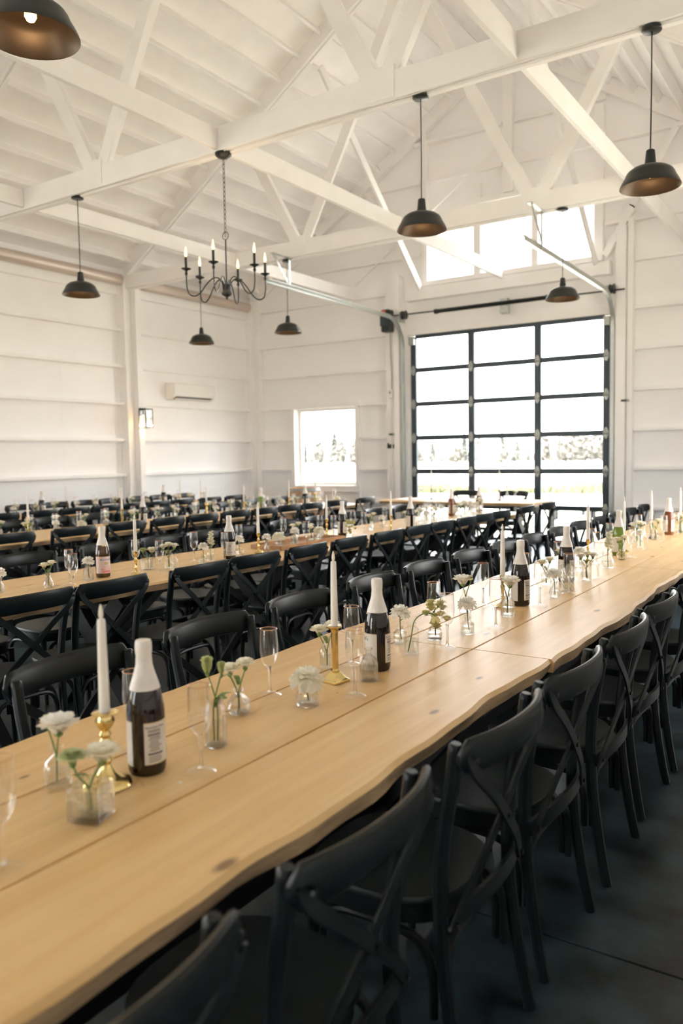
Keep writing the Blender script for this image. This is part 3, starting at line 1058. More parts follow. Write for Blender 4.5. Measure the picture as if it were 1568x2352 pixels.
TREES = [(-189.8, 255.0, 7.9, 4.4, 0, 'pale low tree at the left edge of the small window'),
         (-202.0, 277.0, 9.6, 1.9, 0, 'thin pale conifer left in the small window'),
         (-210.4, 299.0, 10.6, 7.2, 1, 'pale round tree in the middle of the small window'),
         (-216.6, 321.0, 14.5, 7.6, 0, 'tallest conifer seen in the small window'),
         (-169.1, 255.0, 9.2, 5.6, 1, 'broad pale tree right of the tall conifer'),
         (-177.0, 277.0, 10.2, 6.4, 2, 'pale tree at the right edge of the small window'),
         (-160.5, 299.0, 8.3, 5.7, 1, 'pale low tree at the left edge of the garage door'),
         (-163.9, 321.0, 9.2, 5.5, 0, 'small conifer in the left column of the garage door'),
         (-121.2, 255.0, 7.5, 6.3, 1, 'low pale tree beside the first door stile'),
         (-128.1, 277.0, 11.1, 4.3, 0, 'tall faint conifer just left of the first door stile'),
         (-131.9, 299.0, 10.2, 6.4, 0, 'dense conifer just right of the first door stile'),
         (-130.9, 321.0, 12.2, 5.3, 0, 'tall sparse conifer in the middle door column'),
         (-104.4, 255.0, 6.9, 6.9, 2, 'low brown bush under the sparse conifer'),
         (-107.2, 277.0, 8.3, 5.0, 0, 'conifer right of center in the middle door column'),
         (-112.2, 299.0, 8.6, 6.3, 1, 'round pale tree beside the second door stile'),
         (-112.4, 321.0, 10.9, 6.7, 2, 'pale brown tree left in the right door column'),
         (-82.1, 255.0, 9.6, 7.5, 2, 'big brown tree clump in the right door column'),
         (-85.8, 277.0, 10.5, 6.5, 1, 'tall pale tree in the right door column clump'),
         (-88.9, 299.0, 10.3, 6.1, 2, 'brown tree right of the big clump'),
         (-91.4, 321.0, 11.9, 6.5, 1, 'pale tall tree near the right door post'),
         (-69.0, 255.0, 9.9, 5.9, 2, 'brown tree at the right edge of the garage door'),
         (-91.5, 277.0, 8.8, 4.9, 0, 'small conifer left of the big clump')]
for x, y, h, w, kd, lab in TREES:
    tree(x, y, h, w, kd, lab)
# unbroken pale hedge behind the trees, one bush each
for k, (x, y) in enumerate([(-261.5, 345), (-261.4, 354), (-248.2, 345), (-248.0, 354), (-235.3, 345), (-235.0, 354), (-222.9, 345), (-222.4, 354), (-210.8, 345), (-210.3, 354), (-199.1, 345), (-198.5, 354), (-187.8, 345), (-187.1, 354), (-176.9, 345), (-176.0, 354), (-166.3, 345), (-165.3, 354), (-156.0, 345), (-154.9, 354), (-146.0, 345), (-144.8, 354), (-136.3, 345), (-134.9, 354), (-126.8, 345), (-125.4, 354), (-117.7, 345), (-116.1, 354), (-108.8, 345), (-107.1, 354), (-100.1, 345), (-98.4, 354), (-91.7, 345), (-89.9, 354)]):
    tree(x, y, random.uniform(3.0, 4.8), 4.4, 2, '%s pale field bush from the left along the horizon' % ORD[k+1])

bench_spots = [(-5.35, 18.6, 0.1), (-6.0, 20.4, 0.12), (-7.0, 20.9, 0.1), (-6.9, 23.0, 0.12), (-6.0, 24.5, 0.1)]
BN = thing('garden_bench', cat='bench')
MB().box(-1.1, 1.1, -0.17, 0.17, 0.40, 0.45).build('seat', ACM, BN, smooth=0, bevel=0.005)
lg = MB().box(-0.03, 0.03, -0.03, 0.03, 0, 0.40).mesh('leg', TRESTLE, smooth=0)
for x in (-0.95, 0.0, 0.95):
    for y in (-0.12, 0.12):
        obj('leg', lg, BN, (x, y, 0))
for k, (x, y, a) in enumerate(bench_spots):
    place(BN, (x, y, gz(y)), a, '%s pale outdoor bench from the door on the lawn' % ORD[k+1], 'benches on the lawn')

# ------------------------------------------------------------------ cross-back chair (faces local +Y)
def catmull(pts, n=5):
    out = []
    m = len(pts)
    for q in range(m-1):
        p0, p1, p2, p3 = [Vector(pts[i]) for i in (max(q-1, 0), q, q+1, min(q+2, m-1))]
        for st in range(n):
            t = st/n
            out.append(0.5*((2*p1)+(-p0+p2)*t+(2*p0-5*p1+4*p2-p3)*t*t+(-p0+3*p1-3*p2+p3)*t**3))
    out.append(Vector(pts[-1]))
    return out


def make_chair():
    t = thing('cross_back_chair', cat='chair')
    for s in (-1, 1):
        pts = catmull([(s*0.208, -0.268, 0.0), (s*0.204, -0.242, 0.13), (s*0.200, -0.214, 0.33), (s*0.201, -0.208, 0.50), (s*0.206, -0.219, 0.64), (s*0.212, -0.243, 0.77), (s*0.214, -0.254, 0.858)], 4)
        rad = [0.0165+0.002*math.sin(PI*i/(len(pts)-1)) for i in range(len(pts))]
        m = MB().tube(pts+[pts[-1]+Vector((0, -0.001, 0.006))], rad+[0.012], 10)
        m.build('back_post', CHAIRM, t)
    # curved top rail behind the posts
    rings = []
    for i in range(25):
        u = -1+2*i/24
        x = 0.238*u
        y = -0.272-0.052*(1-abs(u)**2.2)
        end = 1-max(0, (abs(u)-0.90)/0.10)**2*0.75
        hh = 0.043*end
        th = 0.0125*(0.55+0.45*end)
        zc = 0.838+0.006*(1-u*u)
        d = Vector((0.238, 0.052*2.2*abs(u)**1.2*(1 if u > 0 else -1), 0)).normalized()
        nrm = Vector((-d.y, d.x, 0))
        ring = []
        for k in range(12):
            a = 2*PI*k/12
            ca, sa = math.cos(a), math.sin(a)
            ex = math.copysign(abs(ca)**0.7, ca)
            ez = math.copysign(abs(sa)**0.7, sa)
            tilt = -0.12*ez*hh
            ring.append(Vector((x, y, zc))+nrm*(ex*th+tilt)+Vector((0, 0, ez*hh)))
        rings.append(ring)
    MB().loft(rings).build('top_rail', CHAIRM, t, smooth=50)
    # two crossing straps
    for s in (-1, 1):
        off = 0.006*s
        pts = catmull([(s*0.222, -0.289, 0.848), (s*0.200, -0.296, 0.80), (s*0.10, -0.290+off, 0.715), (0, -0.280+off, 0.625), (-s*0.10, -0.264+off, 0.535), (-s*0.190, -0.243, 0.447), (-s*0.205, -0.238, 0.425)], 4)
        m = MB().strap(pts, (s*0.72, 0.0, -0.69), 0.028, 0.008)
        for p, r in (((s*0.214, -0.304, 0.835), 0.007), ((-s*0.197, -0.247, 0.437), 0.007)):
            m.tube([p, (p[0], p[1]-0.006, p[2])], r, 8)
        if s == 1:
            m.tube([(0, -0.278, 0.625), (0, -0.296, 0.625)], 0.007, 8)
        m.build('cross_strap', CHAIRM, t, smooth=40)
    # low curved back rail the straps are bolted to
    pts = [(0.212*u, -0.226-0.030*(1-u*u), 0.436+0.016*(1-u*u)) for u in [-1+2*i/14 for i in range(15)]]
    MB().strap(pts, (0, 0, 1), 0.045, 0.012).build('lower_rail', CHAIRM, t, smooth=40)

    def outline(k, z):
        r = []
        for i in range(36):
            a = 2*PI*i/36
            ca, sa = math.cos(a), math.sin(a)
            x = math.copysign(abs(ca)**0.72, ca)*(0.213 + 0.018*sa)*k
            y = math.copysign(abs(sa)**0.72, sa)*0.212*k + 0.005
            r.append((x, y, z))
        return r
    MB().loft([outline(0.965, 0.437), outline(0.995, 0.441), outline(1.0, 0.450), outline(0.985, 0.456), outline(0.93, 0.456), outline(0.6, 0.451), outline(0.2, 0.450)]).build('seat', SEATM, t, smooth=40)
    fr = MB()
    o1, o2 = outline(0.93, 0.385), outline(0.93, 0.4365)
    i1, i2 = outline(0.86, 0.385), outline(0.86, 0.4365)
    n = 36
    b = len(fr.v)
    for ring in (o1, o2, i2, i1):
        fr.v += [Vector(p) for p in ring]
    for q in range(4):
        for k in range(n):
            k2 = (k+1) % n
            q2 = (q+1) % 4
            fr.f.append((b+q*n+k, b+q*n+k2, b+q2*n+k2, b+q2*n+k))
    fr.build('seat_frame', CHAIRM, t, smooth=40)
    for s in (-1, 1):
        MB().tube([(s*0.187, 0.175, 0.0), (s*0.184, 0.168, 0.2), (s*0.180, 0.160, 0.40)], [0.0135, 0.016, 0.0185], 10).build('front_leg', CHAIRM, t)

    def hoop(a, b):
        a, b = Vector(a), Vector(b)
        d = b-a
        pts = []
        for u, z in ((0, 0.185), (0, 0.26), (0.02, 0.31), (0.09, 0.352), (0.2, 0.369), (0.36, 0.3735), (0.64, 0.3735), (0.8, 0.369), (0.91, 0.352), (0.98, 0.31), (1, 0.26), (1, 0.185)):
            p = a+d*u
            pts.append((p.x, p.y, z))
        MB().tube(catmull(pts, 3), 0.0115, 8).build('arch_brace', CHAIRM, t)
    hoop((-0.156, 0.168, 0), (0.156, 0.168, 0))
    hoop((-0.172, -0.205, 0), (0.172, -0.205, 0))
    hoop((-0.186, -0.180, 0), (-0.180, 0.138, 0))
    hoop((0.186, -0.180, 0), (0.180, 0.138, 0))
    return t


CHAIR = make_chair()
ROWN = ['front', 'second', 'third', 'back']
random.seed(11)
CH = [
    # (row, side, x of the chair origin, list of y)
    (0, 'right', -1.00, [0.57, 1.15, 1.77, 2.32, 2.91, 3.50, 4.08, 4.68]),
    (0, 'left', -1.80, [1.58, 2.21, 2.80, 3.42, 3.98, 4.56, 5.12, 5.68, 6.26, 6.84, 7.42, 8.0, 8.6, 9.2]),
    (1, 'right', -3.52, [2.26, 2.74, 3.37, 3.90, 4.44, 4.99, 5.54, 6.07, 6.52, 7.02, 7.46, 7.93, 8.68, 9.40]),
    (1, 'left', -4.34, [2.58, 3.17, 3.83, 4.40, 4.88, 5.32, 5.97, 6.52, 7.10, 7.66, 8.22]),
    (2, 'right', -6.30, [3.48, 4.03, 4.68, 5.29, 5.83, 6.34, 6.91, 7.40, 7.91, 8.36, 8.94, 9.69]),
    (2, 'left', -7.02, [4.2, 4.78, 5.37, 5.95, 6.5, 7.1, 7.65, 8.2, 8.8, 9.4]),
    (3, 'right', -8.65, [5.0, 5.5, 6.02, 6.52, 7.01, 7.46, 7.92, 8.42, 9.0, 9.56]),
    (3, 'left', -9.42, [5.4, 5.95, 6.65, 7.18, 7.72, 8.22, 8.75, 9.24, 9.78]),
]
for r, side, x, yl in CH:
    for k, y in enumerate(yl):
        rz = (PI/2 if side == 'right' else -PI/2) + random.uniform(-0.035, 0.035)
        if r == 1 and k in (6, 8) and side == 'right':
            rz += 0.05
        place(CHAIR, (x+random.uniform(-0.012, 0.012), y, 0), rz,
              'black cross-back chair, %s from the camera along the %s side of the %s table row' % (ORD[k+1], side, ROWN[r]),
              'cross-back chairs along the %s side of the %s table row' % (side, ROWN[r]))
for x, y, rz, lab in ((-5.40, 11.50, PI, 'black cross-back chair behind the small head table, left one'), (-4.62, 11.52, PI, 'black cross-back chair behind the small head table, right one')):
    place(CHAIR, (x, y, 0), rz, lab, 'chairs behind the head table')

# ------------------------------------------------------------------ long pine tables
TZ, TT = 0.78, 0.048


def plank_mesh(x0, x1, L, seed, edge0, edge1, uneven=True):
    """plank lying along Y from 0 to L; edge0/edge1 True = waney live edge"""
    rnd = random.Random(seed)
    ph = [rnd.uniform(0, 6.28) for _ in range(6)]

    def wav(y):
        return 0.010*math.sin(1.7*y+ph[0])+0.009*math.sin(4.3*y+ph[1])+0.005*math.sin(11*y+ph[2])+0.003*math.sin(23*y+ph[3])
    n = 44 if (edge0 or edge1) else 8
    rings = []
    for i in range(n+1):
        y = L*i/n
        w0 = wav(y) if edge0 else 0
        w1 = wav(y+3) if edge1 else 0
        a, b = x0+w0, x1+w1
        c0, c1 = (0.012, 0.010) if edge0 else (0.0010, 0.0010)
        d0, d1 = (0.012, 0.010) if edge1 else (0.0010, 0.0010)
        u0 = 0.008+0.005*math.sin(7*y+ph[4])+0.003*math.sin(19*y) if edge0 else 0.0
        u1 = 0.008+0.005*math.sin(7*y+ph[5])+0.003*math.sin(19*y) if edge1 else 0.0
        rings.append([(a+u0, y, -TT), (b-u1, y, -TT), (b-u1*0.1, y, -TT*0.5), (b, y, -d0), (b-d1, y, 0), (a+c1, y, 0), (a, y, -c0), (a+u0*0.1, y, -TT*0.5)])
    return MB().loft(rings)


def plank(x0, x1, L, seed, e0, e1, parent):
    m = plank_mesh(x0, x1, L, seed, e0, e1)
    o = m.build('plank', TABLEM, parent, smooth=30)
    if e0 or e1:
        o.data.materials.append(EDGEM)
        for p in o.data.polygons:
            if abs(p.normal.z) < 0.6 and abs(p.normal.x) > 0.5:
                cx = p.center.x
                if (e0 and abs(cx-x0) < 0.06) or (e1 and abs(cx-x1) < 0.06):
                    p.material_index = 1
    return o


def table(xa, y0, y1, label, group, seed, w=0.90):
    t = thing('long_table', label, 'table', (xa-w/2, y0, 0), group=group)
    L = y1-y0-0.006
    e = w/3
    pl = []
    for k in range(3):
        a, b = -w/2+k*e+(0.0036 if k else 0), -w/2+(k+1)*e-(0.0036 if k < 2 else 0)
        o = plank(a, b, L, seed*7+k, k == 0, k == 2, t)
        o.location = (0, 0, TZ)
    for yy in (0.10, 0.42, L/2, L-0.42, L-0.10):
        MB().box(-w/2+0.06, w/2-0.06, yy-0.04, yy+0.04, TZ-TT-0.036, TZ-TT-0.0005).build('cleat', TRESTLE, t, smooth=0, bevel=0.003)
    zt = TZ-TT-0.036
    for yy in (0.42, L-0.42):
        for s in (-1, 1):
            off = 0.037*s
            MB().beam((-s*0.30, yy+off, zt-0.0), (s*0.30, yy+off, 0.0), 0.07, 0.11, (1, 0, 0)).build('leg', TRESTLE, t, smooth=0, bevel=0.004)
    MB().beam((0, 0.42, 0.372), (0, L-0.42, 0.372), 0.04, 0.09).build('stretcher', TRESTLE, t, smooth=0, bevel=0.004)
    for yy, y2 in ((0.55, 1.0), (L-0.55, L-1.0)):
        MB().beam((0, yy, 0.40), (0, y2, zt-0.01), 0.06, 0.06).build('strut', TRESTLE, t, smooth=0, bevel=0.004)
    return t


SECT = [(0, -0.90, [0.27, 2.66, 5.03, 7.40, 9.77]), (1, -3.41, [0.33, 2.70, 5.07, 7.44, 9.05]), (2, -6.16, [2.68, 5.05, 7.42, 9.85]), (3, -8.54, [2.68, 5.05, 7.42, 9.85])]
for r, xa, ys_ in SECT:
    for k in range(len(ys_)-1):
        table(xa, ys_[k], ys_[k+1], 'long waney-edged pine table, %s section from the camera, %s row' % (ORD[k+1], ROWN[r]), 'pine tables of the %s row' % ROWN[r], r*10+k+1)
# head table before the glass door
ht = thing('head_table', 'small pine head table standing crosswise before the garage door', 'table', (-5.08, 10.98, 0))
for k in range(3):
    o = plank(-0.42+k*0.28+0.001, -0.42+(k+1)*0.28-0.001, 2.44, 90+k, k == 0, k == 2, ht)
    o.rotation_euler = (0, 0, PI/2)
    o.location = (1.22, 0, TZ)
for x in (-0.85, 0.85):
    for s in (-1, 1):
        MB().beam((x+0.037*s, -s*0.34, TZ-TT-0.001), (x+0.037*s, s*0.34, 0.0), 0.11, 0.07, (1, 0, 0)).build('leg', TRESTLE, ht, smooth=0, bevel=0.004)
MB().beam((-0.85, 0, 0.366), (0.85, 0, 0.366), 0.09, 0.04).build('stretcher', TRESTLE, ht, smooth=0, bevel=0.004)
rn = MB().grid(lambda u, v: (-6.20+u*2.28, 10.76+v*0.46+0.01*math.sin(u*9), TZ+0.004+0.0025*math.sin(u*40+v*3)), 60, 6)
rn = rn.build('table_runner', LINEN, recalc=False)
tag(rn, 'pale lavender linen runner spread along the head table', 'runner')

# ------------------------------------------------------------------ things on the tables: builders
def thing_proto(name, cat):
    return thing(name, cat=cat)


def make_flute():
    t = thing_proto('champagne_flute', 'glass')
    b = [(0.006, 0.088), (0.016, 0.096), (0.0235, 0.112), (0.0275, 0.135), (0.0275, 0.155), (0.0262, 0.18), (0.0248, 0.2035)]
    i = [(r-0.0012, z) for r, z in reversed(b[1:])]+[(0.004, 0.0915)]
    MB().lathe(b+i, 24, cap0=False).build('bowl', GLASSM, t)
    MB().tube([(0.0250*math.cos(a), 0.0250*math.sin(a), 0.204) for a in [2*PI*k/24 for k in range(24)]], 0.0011, 5, closed=True).build('rim', ROSEG, t)
    MB().lathe([(0.0062, 0.090), (0.0045, 0.08), (0.0040, 0.05), (0.0045, 0.025), (0.0075, 0.012)], 12).build('stem', STEMGL, t)
    MB().lathe([(0.034, 0.0), (0.0345, 0.003), (0.028, 0.007), (0.016, 0.011), (0.007, 0.0135)], 24, mod=lambda a, z: 1+0.012*math.cos(8*a), cap0=False).build('foot', GLASSM, t)
    return t


def text_mesh(body, size, R, zc, acen, mat, name='print', bold=0.0, parent=None):
    cu = bpy.data.curves.new('txt', 'FONT')
    cu.body = body
    cu.size = size
    cu.align_x = 'CENTER'
    cu.resolution_u = 2
    cu.offset = bold
    o = bpy.data.objects.new('txt', cu)
    COL.objects.link(o)
    dg = bpy.context.evaluated_depsgraph_get()
    me = bpy.data.meshes.new_from_object(o.evaluated_get(dg))
    bpy.data.objects.remove(o)
    bpy.data.curves.remove(cu)
    for v in me.vertices:
        a = acen+v.co.x/R
        v.co = Vector((R*math.cos(a), R*math.sin(a), zc+v.co.y))
    me.materials.clear()
    me.materials.append(mat)
    return obj(name, me, parent)


def band(m, R, a0, a1, z0, z1, n=14):
    m.grid(lambda u, v: (R*math.cos(a0+(a1-a0)*u), R*math.sin(a0+(a1-a0)*u), z0+(z1-z0)*v), n, 1)
    return m


def make_bottle(glassm, pink=False):
    t = thing_proto('cider_bottle', 'bottle')
    prof = [(0.030, 0.0), (0.039, 0.003), (0.0425, 0.012), (0.043, 0.03), (0.043, 0.140), (0.042, 0.155), (0.038, 0.178), (0.031, 0.205), (0.0225, 0.232), (0.018, 0.25), (0.0165, 0.29)]
    MB().lathe(prof, 32).build('body', glassm, t, smooth=50)
    fo = [(0.0345, 0.196), (0.0318, 0.206), (0.0233, 0.233), (0.0188, 0.250), (0.0175, 0.272), (0.0185, 0.278), (0.0190, 0.290), (0.0185, 0.300), (0.0165, 0.3065), (0.009, 0.308)]
    MB().lathe(fo, 32, cap0=False).build('foil', FOIL, t, smooth=50)
    # front label centred on angle PI, back label on angle 0
    R = 0.0434
    lm = PINKL if pink else LABELM
    o = band(MB(), R, PI-1.60, PI+1.60, 0.026, 0.128).build('front_label', lm, t, recalc=False)
    g = MB()
    for z in (0.0265, 0.1265):
        band(g, R+0.0002, PI-1.60, PI+1.60, z-0.001, z+0.001)
    g.build('trim', GOLDL, o, recalc=False)
    text_mesh("Martinelli's", 0.0175, R+0.0003, 0.104, PI, BLUEINK, parent=o, bold=0.0002)
    for a in (PI-0.13, PI+0.17):
        d = MB()
        b0 = len(d.v)
        for k in range(14):
            an = 2*PI*k/14
            aa = a+0.0095*math.cos(an)/R
            d.v.append(Vector(((R+0.0003)*math.cos(aa), (R+0.0003)*math.sin(aa), 0.086+0.0095*math.sin(an))))
        d.f.append(tuple(range(b0, b0+14)))
        d.build('medal', GOLDL, o, smooth=0, recalc=False)
    if pink:
        text_mesh("Sparkling", 0.011, R+0.0003, 0.062, PI, PINKINK, parent=o)
        text_mesh("Apple Cider", 0.013, R+0.0003, 0.048, PI, PINKINK, parent=o, bold=0.0002)
        band(MB(), R+0.0002, PI-0.55, PI+0.75, 0.030, 0.043).build('print', PINKINK, o, recalc=False)
    b = band(MB(), R, -0.86, 1.02, 0.030, 0.126).build('back_label', LABELM, t, recalc=False)
    g = MB()
    for z in (0.0305, 0.1255):
        band(g, R+0.0002, -0.86, 1.02, z-0.0008, z+0.0008)
    g.build('trim', GOLDL, b, recalc=False)
    text_mesh("Nutrition Facts", 0.0078, R+0.0003, 0.1125, -0.25, INK, parent=b, bold=0.0002)
    ln = MB()
    rnd = random.Random(3)
    for z, w, h in ((0.108, 0.42, 0.0012), (0.104, 0.40, 0.0010), (0.098, 0.42, 0.0022), (0.092, 0.34, 0.0012), (0.087, 0.38, 0.001), (0.082, 0.30, 0.001), (0.077, 0.36, 0.001), (0.072, 0.38, 0.001), (0.067, 0.30, 0.001), (0.062, 0.36, 0.001), (0.054, 0.42, 0.0025), (0.047, 0.40, 0.001), (0.042, 0.38, 0.001), (0.037, 0.40, 0.001)):
        band(ln, R+0.0003, -0.25-w, -0.25+w*rnd.uniform(0.5, 1), z-h, z+h, 6)
    for k in range(9):
        band(ln, R+0.0003, 0.62+k*0.03, 0.62+k*0.03+0.014, 0.042, 0.062, 1)
    ln.build('print', INK, b, recalc=False)
    nk = MB()
    nk.lathe([(0.0360, 0.1905), (0.0322, 0.2065)], 10, cap0=False, cap1=False)
    s = MB()
    s.grid(lambda u, v: ((0.0362-0.0075*v)*math.cos(2.55+1.2*u), (0.0362-0.0075*v)*math.sin(2.55+1.2*u), 0.190+0.022*v), 8, 3)
    s.build('neck_label', GOLDL, t, recalc=False)
    return t


def make_candlestick(kind):
    m = DARKCS if kind == 'D' else BRASS
    t = thing_proto('brass_candlestick', 'candlestick')
    if kind == 'A':      # round baluster on a domed foot
        MB().lathe([(0.050, 0.0), (0.054, 0.004), (0.050, 0.012), (0.034, 0.020), (0.020, 0.030), (0.014, 0.040)], 28).build('base', m, t, smooth=50)
        MB().lathe([(0.013, 0.040), (0.009, 0.050), (0.014, 0.058), (0.009, 0.066), (0.012, 0.085), (0.0155, 0.098), (0.009, 0.108), (0.013, 0.116), (0.009, 0.124), (0.018, 0.136), (0.021, 0.146), (0.017, 0.158)], 24).build('stem', m, t, smooth=50)
        MB().lathe([(0.012, 0.158), (0.027, 0.162), (0.029, 0.164), (0.026, 0.1655), (0.013, 0.166)], 24).build('drip_pan', m, t, smooth=50)
        top = 0.166
    elif kind == 'B':    # tall six-sided column on a square foot
        rings = []
        for w, z in ((0.034, 0), (0.034, 0.008), (0.026, 0.012), (0.017, 0.024), (0.012, 0.032)):
            rings.append([(-w, -w, z), (w, -w, z), (w, w, z), (-w, w, z)])
        MB().loft(rings).build('base', m, t, smooth=0, bevel=0.0015)
        MB().lathe([(0.014, 0.032), (0.015, 0.036), (0.0115, 0.042), (0.0115, 0.158), (0.0145, 0.166), (0.0145, 0.170)], 6).build('stem', m, t, smooth=0, bevel=0.0006)
        MB().lathe([(0.012, 0.170), (0.023, 0.175), (0.024, 0.178), (0.013, 0.179)], 24).build('drip_pan', m, t, smooth=50)
        top = 0.179
    else:                # slim turned stick
        MB().lathe([(0.034, 0.0), (0.036, 0.004), (0.030, 0.010), (0.014, 0.018), (0.008, 0.026)], 24).build('base', m, t, smooth=50)
        MB().lathe([(0.008, 0.026), (0.006, 0.04), (0.010, 0.048), (0.006, 0.056), (0.008, 0.085), (0.012, 0.098), (0.006, 0.106), (0.007, 0.12), (0.0125, 0.132), (0.0130, 0.146), (0.016, 0.148), (0.013, 0.150)], 20).build('stem', m, t, smooth=50)
        top = 0.150
    t['top'] = top
    return t


def make_candle(L=0.205):
    t = thing_proto('taper_candle', 'candle')
    MB().lathe([(0.0115, 0.0), (0.0118, 0.01), (0.0105, L*0.5), (0.0088, L-0.004), (0.0075, L)], 16).build('body', WAX, t, smooth=50)
    MB().lathe([(0.003, L), (0.0052, L+0.008), (0.0048, L+0.018), (0.0015, L+0.032)], 10).build('flame_tip', FLAMEM, t, smooth=60)
    return t


def shell(prof, th=0.0025, base=0.006):
    """closed glass vessel: outer profile up, inner profile down"""
    inner = [(max(0.002, r-th), max(z, base)) for r, z in reversed(prof)]
    out = prof+[p for p in inner]
    res = []
    for p in out:
        if not res or p != res[-1]:
            res.append(p)
    return res+[(0.001, base)]


def make_vase(kind):
    nm = {'cubevase': 'cut_glass_cube_vase', 'tallvase': 'pressed_glass_tall_vase', 'swirl': 'swirled_globe_vase', 'hex': 'faceted_bowl_vase', 'ribbed': 'ribbed_bottle_vase', 'cutcyl': 'cut_glass_bud_vase', 'cyl': 'plain_cylinder_vase',
          'square': 'square_flask_vase', 'apoth': 'apothecary_bottle_vase', 'tear': 'teardrop_bud_vase', 'diamond': 'diamond_cut_tumbler_vase', 'bulb': 'tall_bulb_vase', 'ribbedglass': 'fluted_tumbler_vase', 'bigjar': 'wide_glass_jar_vase', 'flask': 'round_flask_vase'}[kind]
    t = thing_proto(nm, 'vase')
    wr, wz = 0.02, 0.04
    if kind == 'cubevase':
        m = MB()
        rings = []
        for w, z in ((0.030, 0), (0.034, 0.004), (0.034, 0.074), (0.032, 0.077), (0.027, 0.077), (0.026, 0.070), (0.026, 0.012)):
            rings.append([(-w, -w, z), (w, -w, z), (w, w, z), (-w, w, z)])
        m.loft(rings)
        m.build('body', CUTGL, t, smooth=0, bevel=0.002)
        st = MB()
        for sx, sy in ((1, 0), (-1, 0), (0, 1), (0, -1)):
            for a in range(6):
                for b in range(6):
                    u, z = -0.0265+a*0.0106, 0.012+b*0.0112
                    c = Vector((sx*0.0343 if sx else u, sy*0.0343 if sy else u, z))
                    n = Vector((sx, sy, 0))*0.0028
                    e = Vector((-sy, sx, 0))*0.0048
                    q = Vector((0, 0, 0.0048))
                    bb = len(st.v)
                    st.v += [c-e-q, c+e-q, c+e+q, c-e+q, c+n]
                    st.f += [(bb, bb+1, bb+4), (bb+1, bb+2, bb+4), (bb+2, bb+3, bb+4), (bb+3, bb, bb+4)]
        tag(st.build('facets', CUTGL, t, smooth=0, recalc=False), kind='stuff')
        wr, wz = 0.024, 0.045
    elif kind in ('tallvase', 'cyl'):
        r = 0.028
        H = 0.124 if kind == 'tallvase' else 0.118
        if kind == 'tallvase':
            p = [(0.024, 0), (r, 0.004), (r, 0.09), (0.024, 0.100), (0.020, 0.108), (0.0215, H)]
            MB().lathe(shell(p), 24, cap0=False, mod=lambda a, z: 1+(0.02*math.cos(12*a) if z < 0.09 else 0)).build('body', RIBGL, t, smooth=25)
        else:
            p = [(r-0.003, 0), (r, 0.004), (r, 0.094), (0.022, 0.100), (0.0155, 0.104), (0.0155, 0.110), (0.018, 0.113), (0.018, H)]
            MB().lathe(shell(p), 28, cap0=False).build('body', GLASSM, t, smooth=40)
        wr, wz = 0.0245, 0.06
    elif kind == 'swirl':
        p = [(0.018, 0), (0.027, 0.006), (0.033, 0.022), (0.031, 0.038), (0.020, 0.052), (0.012, 0.059), (0.011, 0.064), (0.016, 0.074)]
        MB().lathe(shell(p), 30, cap0=False, mod=lambda a, z: 1+(0.07*math.cos(6*(a+z*22)) if z < 0.058 else 0)).build('body', RIBGL, t, smooth=20)
        wr, wz = 0.022, 0.03
    elif kind == 'hex':
        p = [(0.026, 0), (0.034, 0.004), (0.036, 0.022), (0.033, 0.040)]
        MB().lathe(shell(p, 0.005, 0.010), 8, cap0=False).build('body', RIBGL, t, smooth=0, bevel=0.001)
        wr, wz = 0.026, 0.024
    elif kind == 'ribbed':
        p = [(0.026, 0), (0.029, 0.004), (0.029, 0.058), (0.025, 0.070), (0.015, 0.080), (0.0105, 0.086), (0.0105, 0.098), (0.013, 0.101), (0.013, 0.105)]
        MB().lathe(shell(p), 48, cap0=False, mod=lambda a, z: 1+(0.035*math.cos(16*a) if z < 0.072 else 0)).build('body', RIBGL, t, smooth=25)
        wr, wz = 0.0245, 0.04
    elif kind == 'cutcyl':
        p = [(0.024, 0), (0.027, 0.004), (0.027, 0.042), (0.018, 0.050), (0.012, 0.054), (0.0135, 0.066)]
        MB().lathe(shell(p, 0.0035), 16, cap0=False, mod=lambda a, z: 1+(0.05*math.cos(8*a)*math.cos(z*260) if z < 0.045 else 0)).build('body', CUTGL, t, smooth=15)
        wr, wz = 0.022, 0.03
    elif kind == 'square':
        m = MB()
        rings = []
        seq = ((0.026, 0, 0), (0.029, 0.003, 0), (0.029, 0.034, 0), (0.022, 0.044, 0.4), (0.012, 0.052, 1), (0.011, 0.060, 1), (0.0145, 0.064, 1), (0.0145, 0.068, 1))
        for w, z, rd in seq:
            ring = []
            for k in range(16):
                a = 2*PI*(k+0.5)/16
                ca, sa = math.cos(a), math.sin(a)
                q = w/max(abs(ca), abs(sa))*(1-rd)*0.94+w*rd
                ring.append((q*ca, q*sa, z))
            rings.append(ring)
        m.loft(rings)
        m.build('body', RIBGL, t, smooth=25)
        wr, wz = 0.022, 0.026
    elif kind in ('apoth', 'flask', 'bigjar'):
        H = {'apoth': 0.110, 'flask': 0.092, 'bigjar': 0.125}[kind]
        r = {'apoth': 0.027, 'flask': 0.030, 'bigjar': 0.048}[kind]
        p = [(r-0.003, 0), (r, 0.004), (r, H*0.52), (r*0.85, H*0.64), (r*0.5, H*0.74), (0.0115, H*0.80), (0.0115, H*0.92), (0.0150, H*0.95), (0.0150, H)]
        MB().lathe(shell(p), 28, cap0=False).build('body', GLASSM, t, smooth=40)
        wr, wz = r-0.003, H*0.4
    elif kind == 'tear':
        p = [(0.018, 0), (0.022, 0.006), (0.0265, 0.022), (0.022, 0.040), (0.012, 0.058), (0.0095, 0.066), (0.012, 0.076), (0.018, 0.083)]
        MB().lathe(shell(p), 20, cap0=False, mod=lambda a, z: 1+0.06*math.cos(10*a)).build('body', RIBGL, t, smooth=15)
        wr, wz = 0.018, 0.035
    elif kind == 'diamond':
